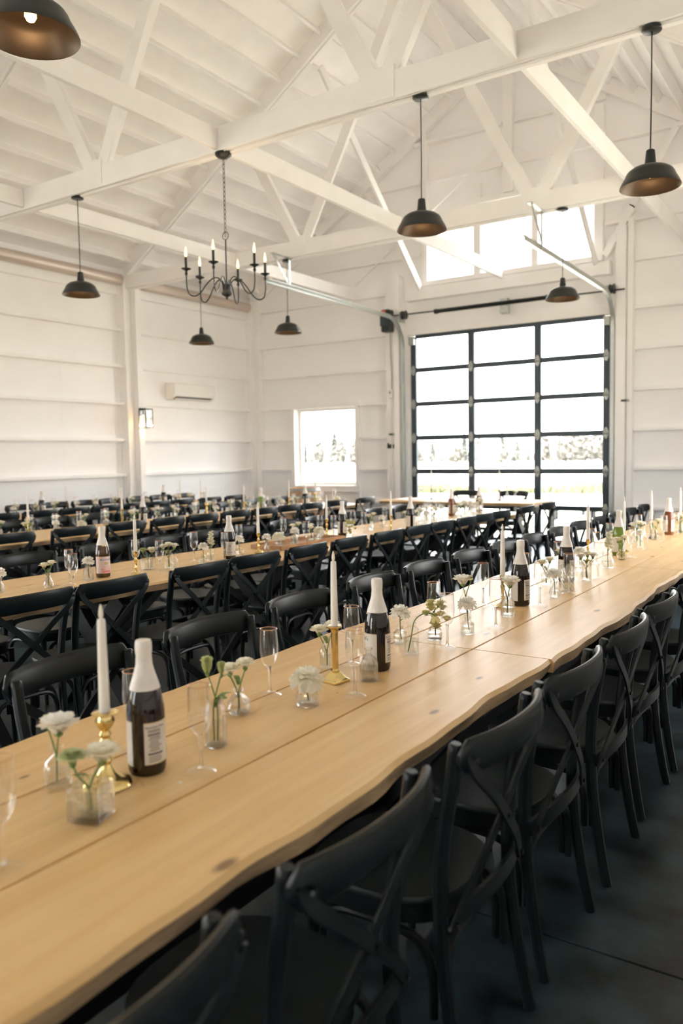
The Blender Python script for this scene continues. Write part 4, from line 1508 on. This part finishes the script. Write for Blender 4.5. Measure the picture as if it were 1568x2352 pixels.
        p = [(0.031, 0), (0.034, 0.003)]+[(0.034, 0.003+0.0125*k) for k in range(1, 10)]+[(0.034, 0.136)]
        MB().lathe(shell(p, 0.004), 20, cap0=False, mod=lambda a, z: 1+0.06*math.cos(10*a)*math.cos(z*251)).build('body', CUTGL, t, smooth=0)
        wr, wz = 0.028, 0.06
    elif kind == 'ribbedglass':
        p = [(0.024, 0), (0.026, 0.003), (0.027, 0.05), (0.028, 0.104)]
        MB().lathe(shell(p), 40, cap0=False, mod=lambda a, z: 1+0.03*math.cos(14*a)).build('body', RIBGL, t, smooth=20)
        wr, wz = 0.023, 0.05
    elif kind == 'bulb':
        p = [(0.026, 0), (0.034, 0.008), (0.037, 0.030), (0.033, 0.055), (0.022, 0.078), (0.014, 0.10), (0.0135, 0.15), (0.017, 0.178)]
        MB().lathe(shell(p), 28, cap0=False).build('body', GLASSM, t, smooth=40)
        wr, wz = 0.030, 0.045
    MB().lathe([(wr*0.9, 0.0125), (wr, 0.016), (wr, wz)], 16).build('water', WATER, t, smooth=40)
    return t


# flowers --------------------------------------------------------------
def petal(m, c, az, theta, R, w, curl=0.5, ruf=0.0, ph=0.0, nu=4, nv=4):
    """a cupped petal from c; theta = opening angle from the vertical"""
    c = Vector(c)
    rad = Vector((math.cos(az), math.sin(az), 0))
    tan = Vector((-math.sin(az), math.cos(az), 0))
    b = len(m.v)
    for j in range(nv+1):
        v = j/nv
        th = theta*(0.35+0.65*v)+curl*(v**2)*0.8
        for i in range(nu+1):
            u = -1+2*i/nu
            ww = w*math.sin(PI*(0.14+0.60*v))*(1-0.10*v)
            rr = R*v
            lift = -0.30*u*u*ww*(1-0.5*v)
            p = c + rad*(rr*math.sin(th)) + Vector((0, 0, rr*math.cos(th))) + tan*(u*ww)
            p += rad*lift + Vector((0, 0, 1))*(ruf*math.sin(5*u+ph)*v*v) + rad*(ruf*math.cos(4*u+ph*2)*v*v)
            m.v.append(p)
    for j in range(nv):
        for i in range(nu):
            a = b+j*(nu+1)+i
            m.f.append((a, a+1, a+nu+2, a+nu+1))


def bloom(m, c, R, kind, rnd):
    c = Vector(c)
    if kind == 'carnation':
        for n, th, rr in ((8, 1.65, 1.0), (9, 1.25, 1.0), (8, 0.88, 1.0), (7, 0.5, 0.97), (5, 0.2, 0.93)):
            for k in range(n):
                petal(m, c, 2*PI*k/n+rnd.uniform(-.25, .25), th+rnd.uniform(-.12, .12), R*rr, R*0.46, 0.25, R*0.11, rnd.uniform(0, 6), 5, 4)
    elif kind == 'rose':
        for n, th, rr in ((6, 1.0, 1.0), (5, 0.72, 0.98), (5, 0.44, 0.92), (4, 0.18, 0.85)):
            for k in range(n):
                petal(m, c, 2*PI*k/n+n*0.6+rnd.uniform(-.15, .15), th, R*rr*1.3, R*0.66, 0.22, R*0.035, rnd.uniform(0, 6))
    elif kind == 'bud':
        for n, th, rr in ((4, 0.38, 1.0), (4, 0.24, 0.96), (3, 0.1, 0.9)):
            for k in range(n):
                petal(m, c, 2*PI*k/n+n, th, R*rr*2.3, R*0.80, -0.62)
    elif kind == 'open':
        for n, th, rr in ((5, 0.85, 1.0), (5, 0.55, 1.0), (4, 0.28, 0.9)):
            for k in range(n):
                petal(m, c, 2*PI*k/n+n*0.5+rnd.uniform(-.1, .1), th, R*rr*1.45, R*0.80, 0.30, R*0.07, rnd.uniform(0, 6))


FL = {}


def make_flower(kind):
    rnd = random.Random(sum(map(ord, kind)))
    nm = {'carn': 'white_carnation', 'rose2': 'cream_rose_spray', 'rose3': 'cream_rose_spray', 'tulip': 'budding_lisianthus', 'lean': 'leaning_lisianthus', 'stock': 'white_stock_stem', 'orchid': 'yellow_green_orchid_stem', 'carnlow': 'full_white_carnation', 'single': 'white_lisianthus', 'tall': 'tall_cream_flower_stem'}[kind]
    t = thing_proto(nm, 'flower')

    def stem(pts, r=0.0021):
        MB().tube(catmull(pts, 3), r, 6).build('stem', STEMM, t)

    def blm(c, R, k, mat=PETAL, sep=0.012):
        m = MB()
        bloom(m, c, R, k, rnd)
        m.build('bloom', mat, t, smooth=60, recalc=False)
        MB().lathe([(0.002, c[2]-sep), (R*0.28, c[2]-sep*0.5), (R*0.30, c[2]+0.002), (0.002, c[2]+0.004)], 8, (c[0], c[1])).build('calyx', STEMM, t)

    def leaf(c, az, L, w):
        m = MB()
        petal(m, c, az, 0.7, L, w, 0.5)
        m.build('leaf', STEMM, t, recalc=False)
    if kind == 'carn':
        stem([(0.006, 0, 0.014), (0.002, 0, 0.05), (0, 0.002, 0.098)])
        blm((0, 0.002, 0.106), 0.036, 'carnation', PETALW)
        leaf((0, 0, 0.075), 1.0, 0.022, 0.005)
    elif kind == 'carnlow':
        stem([(0.004, 0, 0.014), (0, 0, 0.035), (0, 0, 0.055)])
        blm((0, 0, 0.064), 0.047, 'carnation', PETAL)
    elif kind == 'rose2':
        stem([(0, 0.006, 0.014), (0.002, 0, 0.07), (0.020, 0.004, 0.128)])
        stem([(0, -0.006, 0.014), (-0.002, 0, 0.06), (-0.024, 0.002, 0.112)])
        blm((0.020, 0.004, 0.134), 0.025, 'rose')
        blm((-0.024, 0.002, 0.118), 0.027, 'rose')
        leaf((0, 0, 0.085), 2.0, 0.04, 0.009)
    elif kind == 'rose3':
        stem([(0, 0.006, 0.014), (0, 0, 0.07), (0.036, 0.006, 0.128)])
        stem([(0, -0.006, 0.014), (0, 0, 0.06), (-0.032, -0.004, 0.122)])
        stem([(0.006, 0, 0.014), (0, 0, 0.07), (0.004, -0.014, 0.138)])
        blm((0.036, 0.006, 0.134), 0.026, 'rose', PETALW)
        blm((-0.032, -0.004, 0.128), 0.027, 'rose', PETALW)
        blm((0.004, -0.014, 0.144), 0.025, 'rose')
        for a in (0.5, 2.4, 4.2):
            leaf((0, 0, 0.095), a, 0.045, 0.010)
    elif kind == 'tulip':
        stem([(0.004, 0, 0.014), (0.006, 0, 0.10), (-0.010, 0.0, 0.165), (-0.018, 0.0, 0.190)])
        stem([(-0.004, 0, 0.014), (-0.004, 0, 0.10), (0.012, 0.004, 0.17), (0.018, 0.004, 0.188)])
        blm((-0.018, 0, 0.192), 0.0185, 'bud', BUD)
        blm((0.018, 0.004, 0.190), 0.013, 'bud', BUD)
        leaf((0.002, 0, 0.10), 1.0, 0.06, 0.010)
        leaf((0.002, 0, 0.11), 5.6, 0.05, 0.009)
        leaf((0.012, 0, 0.165), 0.2, 0.04, 0.007)
    elif kind == 'lean':
        stem([(0.004, 0, 0.014), (-0.002, 0, 0.06), (-0.02, 0, 0.085), (-0.030, 0.0, 0.110)])
        stem([(0, 0.004, 0.014), (0, 0.004, 0.06), (0.012, 0.006, 0.09), (0.024, 0.006, 0.105)])
        blm((-0.030, 0, 0.114), 0.024, 'rose', BUD)
        blm((0.024, 0.006, 0.109), 0.028, 'open')
        leaf((0, 0, 0.075), 3.3, 0.03, 0.008)
    elif kind == 'single':
        stem([(0.004, 0, 0.014), (0, 0, 0.08), (-0.010, 0.004, 0.124)])
        blm((-0.010, 0.004, 0.130), 0.036, 'open', PETALW)
        stem([(0, 0.004, 0.014), (0.004, 0, 0.08), (0.024, 0, 0.140)])
        blm((0.024, 0, 0.142), 0.011, 'bud', BUD)
    elif kind == 'stock':
        stem([(0.003, 0, 0.014), (0, 0, 0.08), (0.006, 0, 0.205)])
        m = MB()
        for k in range(17):
            u = k/16
            a = k*2.4
            rr = 0.017*(1-0.5*u)
            bloom(m, (0.003+0.006*u+rr*math.cos(a), rr*math.sin(a), 0.118+0.092*u), 0.014*(1-0.35*u), 'open', rnd)
        m.build('bloom', PETALY if False else PETAL, t, smooth=60, recalc=False)
        leaf((0, 0, 0.10), 1.2, 0.03, 0.007)
    elif kind == 'orchid':
        stem([(0.004, 0, 0.014), (0.0, 0, 0.06), (-0.010, 0, 0.085), (0.004, 0, 0.115), (0.03, 0, 0.128)])
        m = MB()
        for k in range(13):
            bloom(m, (-0.024+0.0052*k+rnd.uniform(-.008, .008), rnd.uniform(-.02, .02), 0.078+0.045*math.sin(k*0.8)+rnd.uniform(0, .012)), 0.0155, 'open', rnd)
        m.build('bloom', PETALY, t, smooth=60, recalc=False)
        leaf((0, 0, 0.07), 0.4, 0.05, 0.008)
        leaf((0, 0, 0.07), 3.4, 0.045, 0.008)
    elif kind == 'tall':
        stem([(0.004, 0, 0.014), (0, 0, 0.11), (0.012, 0, 0.21)])
        stem([(-0.004, 0, 0.014), (0, 0, 0.11), (-0.026, 0.004, 0.185)])
        blm((0.012, 0, 0.214), 0.024, 'rose')
        blm((-0.026, 0.004, 0.190), 0.030, 'open', PETALW)
        leaf((0, 0, 0.15), 2.0, 0.04, 0.010)
    return t


FLUTE = make_flute()
BOT = {'bottle': make_bottle(DARKGL), 'bottlepink': make_bottle(BROWNGL, True), 'bottleamber': make_bottle(AMBER), 'bottlegreen': make_bottle(GREENGL)}
CS = {k: make_candlestick(k) for k in 'ABCD'}
CANDLE = make_candle()
VK = ('cubevase', 'tallvase', 'swirl', 'hex', 'ribbed', 'cutcyl', 'cyl', 'square', 'apoth', 'tear', 'diamond', 'bulb', 'ribbedglass', 'bigjar', 'flask')
VASE = {k: make_vase(k) for k in VK}
FK = ('carn', 'carnlow', 'rose2', 'rose3', 'tulip', 'lean', 'single', 'stock', 'orchid', 'tall')
FLOW = {k: make_flower(k) for k in FK}
VNAME = {'cubevase': 'square cut-crystal vase', 'tallvase': 'tall fluted glass vase', 'swirl': 'round swirled glass vase', 'hex': 'low faceted glass vase', 'ribbed': 'ribbed glass bottle vase', 'cutcyl': 'small cut-glass bud vase', 'cyl': 'plain cylinder glass vase',
         'square': 'square glass flask vase', 'apoth': 'clear apothecary bottle vase', 'tear': 'teardrop glass bud vase', 'diamond': 'tall diamond-cut glass vase', 'bulb': 'tall bulb-shaped glass vase', 'ribbedglass': 'straight fluted glass vase', 'bigjar': 'wide round glass jar', 'flask': 'round glass flask vase'}
FNAME = {'carn': 'ruffled white carnation', 'carnlow': 'large full white carnation', 'rose2': 'pair of cream roses', 'rose3': 'trio of white roses', 'tulip': 'pair of closed green-white buds', 'lean': 'leaning cream lisianthus', 'single': 'white lisianthus with a bud', 'stock': 'spike of white stock', 'orchid': 'yellow-green orchid spray', 'tall': 'tall stem of cream blooms'}
RAD = {'flute': 0.036, 'bottle': 0.045, 'bottlepink': 0.045, 'bottleamber': 0.045, 'bottlegreen': 0.045, 'csA': 0.056, 'csB': 0.040, 'csC': 0.037, 'csD': 0.037, 'cubevase': 0.046, 'hex': 0.038, 'diamond': 0.037, 'bulb': 0.039, 'bigjar': 0.05}
DEFV = {'cubevase': 'lean', 'tallvase': 'tulip', 'swirl': 'rose2', 'hex': 'carnlow', 'ribbed': 'carn', 'cutcyl': 'carn', 'cyl': 'rose3', 'square': 'orchid', 'apoth': 'single', 'tear': 'carn', 'diamond': 'rose2', 'bulb': 'tall', 'ribbedglass': 'rose3', 'bigjar': 'rose3', 'flask': 'single'}
CNT = {}


def relax(items):
    pts = [[i[0], i[1], i[2]] for i in items]
    for it in range(60):
        for a in range(len(pts)):
            for b in range(a+1, len(pts)):
                need = RAD.get(pts[a][0], 0.031)+RAD.get(pts[b][0], 0.031)+0.003
                dx, dy = pts[b][1]-pts[a][1], pts[b][2]-pts[a][2]
                d = math.hypot(dx, dy)
                if d < need:
                    if d < 1e-4:
                        dx, dy, d = 1.0, 0.0, 1.0
                    k = (need-d)/2/d
                    pts[a][1] -= dx*k
                    pts[a][2] -= dy*k
                    pts[b][1] += dx*k
                    pts[b][2] += dy*k
    return pts


def num(r, kind):
    CNT[(r, kind)] = CNT.get((r, kind), 0)+1
    return CNT[(r, kind)]


def set_row(r, items, custom=None):
    """items: (kind, x, y[, flower]); things are numbered from the camera end"""
    custom = custom or {}
    ext = relax(items)
    order = sorted(range(len(items)), key=lambda i: ext[i][2])
    rn = ROWN[r]
    rnd = random.Random(40+r)
    for i in order:
        it = items[i]
        kind, x, y = ext[i]
        z = TZ
        lab = custom.get(i)
        if kind == 'flute':
            n = num(r, 'flute')
            place(FLUTE, (x, y, z), rnd.uniform(0, 6), lab or 'empty champagne flute with thin rim, %s from the camera on the %s table row' % (ORD[n], rn), 'champagne flutes on the %s table row' % rn)
        elif kind.startswith('bottle'):
            n = num(r, 'bottle')
            col = {'bottle': 'dark', 'bottlepink': 'pink-labelled brown', 'bottleamber': 'amber', 'bottlegreen': 'green'}[kind]
            rz = it[3] if len(it) > 3 else rnd.uniform(-0.3, 0.5)
            place(BOT[kind], (x, y, z), rz, lab or '%s cider bottle with white foil, %s bottle from the camera, %s table row' % (col, ORD[n], rn), 'cider bottles on the %s table row' % rn)
        elif kind.startswith('cs'):
            n = num(r, 'cs')
            k = kind[2]
            mt = 'dark brass' if k == 'D' else 'gold brass'
            place(CS[k], (x, y, z), rnd.uniform(0, 1.5), '%s candlestick, %s from the camera on the %s table row' % (mt, ORD[n], rn), 'candlesticks on the %s table row' % rn)
            sc_ = 0.88 + 0.12*rnd.random() if r else 1.0
            place(CANDLE, (x, y, z+CS[k]['top']+0.0005), 0, 'white taper candle in the %s candlestick from the camera, %s table row' % (ORD[n], rn), 'taper candles on the %s table row' % rn, scale=sc_)
        elif kind == 'lone':
            n = num(r, 'lone')
        else:
            n = num(r, kind)
            rz = it[4] if len(it) > 4 else rnd.uniform(0, 6)
            place(VASE[kind], (x, y, z), rz if kind not in ('cubevase',) else 0.35, lab or '%s, %s of its shape from the camera on the %s table row' % (VNAME[kind], ORD[n], rn), 'glass vases on the %s table row' % rn)
            fk = it[3] if len(it) > 3 else DEFV[kind]
            if fk:
                nf = num(r, 'f'+fk)
                hs = {'bulb': 1.0, 'diamond': 1.1, 'hex': 1.0}.get(kind, 1.0)
                place(FLOW[fk], (x, y, z), rz, '%s, %s of its kind from the camera, %s table row' % (FNAME[fk], ORD[nf], rn), 'cut flowers on the %s table row' % rn, scale=hs*rnd.uniform(0.95, 1.06))


ROW1 = [('flute', -1.252, 0.793), ('cubevase', -1.284, 1.009, 'lean', 0.9), ('flask', -1.475, 1.075, 'single', 3.4), ('csA', -1.385, 1.138), ('flute', -1.48, 1.302), ('bottle', -1.37, 1.235, 0.0), ('flute', -1.256, 1.295),
        ('tallvase', -1.345, 1.442, 'tulip', 0.5), ('swirl', -1.455, 1.656, 'rose2', 0.6), ('flute', -1.487, 1.834), ('hex', -1.336, 1.817, 'carnlow', 0.3), ('csB', -1.402, 2.059), ('apoth', -1.51, 2.17, 'rose2', 0.6),
        ('flute', -1.46, 2.247), ('flute', -1.262, 1.956), ('ribbed', -1.315, 2.121, None), ('bottle', -1.359, 2.25, 0.45), ('cutcyl', -1.476, 2.608, 'carn', 0), ('cyl', -1.35, 2.468, None), ('flute', -1.442, 2.826),
        ('square', -1.394, 2.736, 'orchid', 0.5), ('flute', -1.282, 2.617), ('apoth', -1.501, 3.248, 'single', 0.6), ('cutcyl', -1.322, 2.88, 'carn', 1), ('flute', -1.493, 3.427), ('flute', -1.262, 3.023), ('ribbed', -1.311, 3.276, 'single', 3.2),
        ('csC', -1.41, 3.46), ('bottle', -1.354, 3.539, 0.05), ('flute', -1.456, 3.856), ('flute', -1.265, 3.551), ('tear', -1.279, 3.798, 'carn', 2), ('apoth', -1.434, 4.125, 'rose2', 0.6), ('diamond', -1.285, 4.01, None),
        ('flute', -1.25, 3.93), ('bottle', -1.377, 4.286, 0.0), ('flute', -1.467, 4.423), ('ribbedglass', -1.3, 4.394, 'rose3', 0.4), ('flute', -1.255, 4.469), ('bulb', -1.319, 4.891, 'stock', 0), ('cutcyl', -1.436, 4.711, 'carn', 0),
        ('csC', -1.50, 5.10), ('bottlegreen', -1.425, 5.555, 0.2), ('csC', -1.44, 5.75), ('flute', -1.518, 5.676), ('square', -1.351, 5.342, 'rose2', 0.5), ('flute', -1.31, 5.435), ('flute', -1.319, 5.933), ('bigjar', -1.48, 6.30, 'rose3', 0.5),
        ('csD', -1.47, 6.72), ('flute', -1.324, 6.487), ('bottleamber', -1.405, 7.066, 0.0), ('flute', -1.518, 6.52), ('flute', -1.536, 7.02), ('csD', -1.36, 7.3), ('swirl', -1.413, 6.617, 'rose2', 0.5), ('flute', -1.311, 6.88), ('apoth', -1.326, 7.15, 'rose3', 0.5),
        ('flute', -1.43, 5.05), ('apoth', -1.49, 4.60, 'rose2', 0.3), ('flute', -1.52, 5.25), ('cutcyl', -1.40, 6.05, 'carn', 0)]
ROW2 = [('tear', -3.919, 2.542, 'carn', 0), ('tear', -3.826, 2.782, 'rose2', 0.5), ('flute', -3.794, 2.899), ('flute', -3.6, 2.774), ('ribbed', -3.85, 3.075, 'carn', 0), ('bottlepink', -3.873, 3.203, 2.95), ('flute', -3.838, 3.432), ('csC', -3.729, 3.335),
        ('cubevase', -3.861, 3.556, 'lean', 0.7), ('flute', -3.656, 3.461), ('cyl', -3.769, 3.647, 'rose3', 0.5), ('apoth', -3.68, 3.606, None), ('flute', -3.855, 3.968), ('cutcyl', -3.71, 3.904, 'carn', 0), ('apoth', -3.756, 4.025, 'stock', 0.2),
        ('flute', -3.633, 4.034), ('bottle', -3.719, 4.179, -0.6), ('flute', -3.946, 4.543, ), ('square', -3.814, 4.388, 'carn', 0), ('csC', -3.766, 4.552), ('tear', -3.775, 4.655, 'carn', 0), ('flute', -4.006, 5.164),
        ('apoth', -3.953, 5.265, 'rose2', 0.5), ('flute', -3.625, 4.962), ('flute', -3.908, 5.546), ('bottle', -3.88, 5.851, 0.0), ('csC', -4.0, 5.78),
        ('flute', -3.771, 5.549), ('square', -3.733, 5.74, 'orchid', 0.4), ('flute', -3.89, 6.039), ('flute', -3.711, 5.938), ('tear', -3.906, 6.385, 'rose2', 0.4), ('apoth', -3.882, 6.536, 'carn', 0), ('csC', -3.68, 6.36),
        ('bottle', -3.634, 6.652, 0.4), ('bottleamber', -3.96, 8.222, 0.0), ('bottleamber', -3.92, 8.9, 0.3)]
rnd = random.Random(77)
y = 6.78
k = 0
while y < 8.85:
    kk = ('flute', 'apoth', 'flute', 'cyl', 'cutcyl', 'flute', 'tear', 'ribbed', 'flute', 'tallvase')[k % 10]
    ROW2.append((kk, -3.85+0.16*((k % 3)-1)+rnd.uniform(-0.03, 0.03), y) if kk == 'flute' else (kk, -3.85+0.16*(((k+1) % 3)-1)+rnd.uniform(-0.03, 0.03), y, rnd.choice(('carn', 'rose2', 'single', 'rose3')), rnd.uniform(0, 6)))
    y += 0.072
    k += 1


def auto_row(xc, y0, y1, fixed, seed):
    rnd = random.Random(seed)
    out = list(fixed)
    y = y0
    k = 0
    seq = ('apoth', 'flute', 'flute', 'ribbed', 'tear', 'flute', 'cutcyl', 'flute', 'cyl', 'square', 'flute', 'swirl')
    while y < y1:
        kk = seq[k % 12]
        x = xc+0.12*((k*2) % 3-1)+rnd.uniform(-0.04, 0.04)
        out.append((kk, x, y) if kk == 'flute' else (kk, x, y, rnd.choice(('carn', 'carn', 'rose2', 'single', 'rose3', 'carnlow', 'lean')), rnd.uniform(0, 6)))
        y += rnd.uniform(0.085, 0.125)
        k += 1
    return out


ROW3 = auto_row(-6.55, 4.0, 9.7, [('csB', -6.62, 4.62), ('csB', -6.58, 5.72), ('bottle', -6.46, 5.90, 0.2), ('csA', -6.62, 7.05), ('csC', -6.55, 7.65), ('bottlegreen', -6.5, 7.95, 0.2), ('csC', -6.58, 8.62), ('bottle', -6.4, 8.75, 0.1), ('csB', -6.55, 9.2)], 3)
ROW4 = auto_row(-8.98, 5.6, 9.7, [('bottle', -8.9, 6.42, 0.1), ('csD', -9.05, 6.92), ('csD', -8.95, 7.72), ('bottle', -8.85, 8.49, 0.1), ('csC', -9.0, 9.0), ('csC', -8.85, 9.3)], 4)
set_row(0, ROW1, {0: 'champagne flute cut off by the left edge of the photo', 5: 'dark cider bottle nearest the camera with a back label', 6: 'champagne flute just right of the nearest dark bottle',
                  10: 'low faceted glass vase under the large white carnation', 18: 'plain cylinder glass vase holding one drooping stem'})
set_row(1, ROW2)
set_row(2, ROW3)
set_row(3, ROW4)
# drooping stem in the plain cylinder vase
ds = thing('drooping_lily_stem', 'arching green stem with one drooping yellow bell bloom in the plain cylinder vase', 'flower', (-1.35, 2.468, TZ), 0.59)
MB().tube(catmull([(-0.012, 0, 0.015), (0.0, 0, 0.07), (0.012, 0, 0.125), (0.045, 0, 0.150), (0.075, 0, 0.148), (0.086, 0, 0.138)], 4), 0.0022, 6).build('stem', STEMM, ds)
mb = MB()
for k in range(6):
    petal(mb, (0.086, 0, 0.138), 2*PI*k/6, 2.6, 0.026, 0.008, -0.2)
mb.build('bloom', PETALY, ds, recalc=False)
# wooden tray on the second row, standing under the carnations
tr = thing('wooden_tray', 'brown wooden serving tray with low rims on the second table', 'tray', (-3.84, 5.16, TZ), 0.0)
MB().box(-0.14, 0.14, -0.42, 0.42, 0.0, 0.008).build('base', TRAYW, tr, smooth=0, bevel=0.002)
for x in (-0.145, 0.145):
    MB().box(x-0.006, x+0.006, -0.432, 0.432, 0.0, 0.035).build('rim', TRAYW, tr, smooth=0, bevel=0.002)
for y in (-0.426, 0.426):
    MB().box(-0.139, 0.139, y-0.006, y+0.006, 0.0, 0.035).build('rim', TRAYW, tr, smooth=0, bevel=0.002)
for n, (kd, x, y, fk) in enumerate((('hex', -3.85, 4.90, 'carnlow'), ('apoth', -3.76, 4.99, 'carn'), ('swirl', -3.83, 5.42, 'carnlow'), ('cutcyl', -3.75, 5.20, 'rose2'), ('apoth', -3.85, 5.10, None))):
    place(VASE[kd], (x, y, TZ+0.0085), 0.4, '%s standing on the wooden tray, %s from the camera' % (VNAME[kd], ORD[n+1]), 'vases on the wooden tray')
    if fk:
        place(FLOW[fk], (x, y, TZ+0.0085), 0.7*n, '%s in the %s vase on the wooden tray' % (FNAME[fk], ORD[n+1]), 'flowers on the wooden tray')
# head table dressing
for n, (x, fk, kd) in enumerate(((-5.80, 'single', 'apoth'), (-5.42, 'rose2', 'tear'), (-4.40, 'tall', 'bulb'), (-4.28, 'rose2', 'apoth'))):
    place(VASE[kd], (x, 10.98, TZ+0.007), 0.4, '%s on the head table, %s from the left' % (VNAME[kd], ORD[n+1]), 'vases on the head table')
    place(FLOW[fk], (x, 10.98, TZ+0.007), 0.9*n, '%s on the head table in the %s vase from the left' % (FNAME[fk], ORD[n+1]), 'flowers on the head table')
for x, sd in ((-5.64, 'left'), (-4.53, 'right')):
    place(CS['D'], (x, 11.0, TZ+0.007), 0, 'thin dark candlestick on the %s side of the head table' % sd, 'candlesticks on the head table')
    place(CANDLE, (x, 11.0, TZ+0.007+CS['D']['top']+0.0005), 0, 'tall taper candle on the %s side of the head table' % sd, 'candles on the head table', scale=1.25)
# loose bits fallen beside the first bottle
for x, y, lab in ((-1.26, 1.222, 'tiny pale petal fallen beside the nearest bottle'),):
    pm = MB()
    petal(pm, (0, 0, 0.001), 0.4, 1.45, 0.012, 0.006, 0.0)
    o = pm.build('fallen_petal', PETAL, recalc=False)
    o.location = (x, y, TZ)
    tag(o, lab, 'petal')

# ------------------------------------------------------------------ wine barrel in the corner
br = thing('wine_barrel', 'oak wine barrel with grey steel hoops under the small window', 'barrel', (-8.62, 11.75, 0))
st = MB()
n = 22
wd = 2*PI/n
rings = []
for z in (0.0, 0.15, 0.3, 0.45, 0.6, 0.75, 0.90):
    r = 0.285+0.075*(1-((z-0.45)/0.45)**2)
    a = wd/2*0.97
    rings.append([((r-0.022)*math.cos(-a), (r-0.022)*math.sin(-a), z), (r*math.cos(-a), r*math.sin(-a), z), (r*1.003, 0, z), (r*math.cos(a), r*math.sin(a), z), ((r-0.022)*math.cos(a), (r-0.022)*math.sin(a), z)])
stm = st.loft(rings).mesh('stave', BARRELW, smooth=30)
for k in range(n):
    o = obj('stave', stm, br)
    o.rotation_euler = (0, 0, wd*k)
MB().lathe([(0.262, 0.855), (0.262, 0.875)], 32).build('head', BARRELW, br)
for z0, z1 in ((0.0, 0.05), (0.13, 0.17), (0.28, 0.32), (0.58, 0.62), (0.73, 0.77), (0.845, 0.895)):
    def rr(z):
        return 0.285+0.075*(1-((z-0.45)/0.45)**2)+0.003
    MB().lathe([(rr(z0), z0+0.001), (rr(z1), z1), (rr(z1)-0.002, z1), (rr(z0)-0.002, z0+0.001), (rr(z0), z0+0.001)], 32, cap0=False, cap1=False).build('hoop', HOOPM, br)
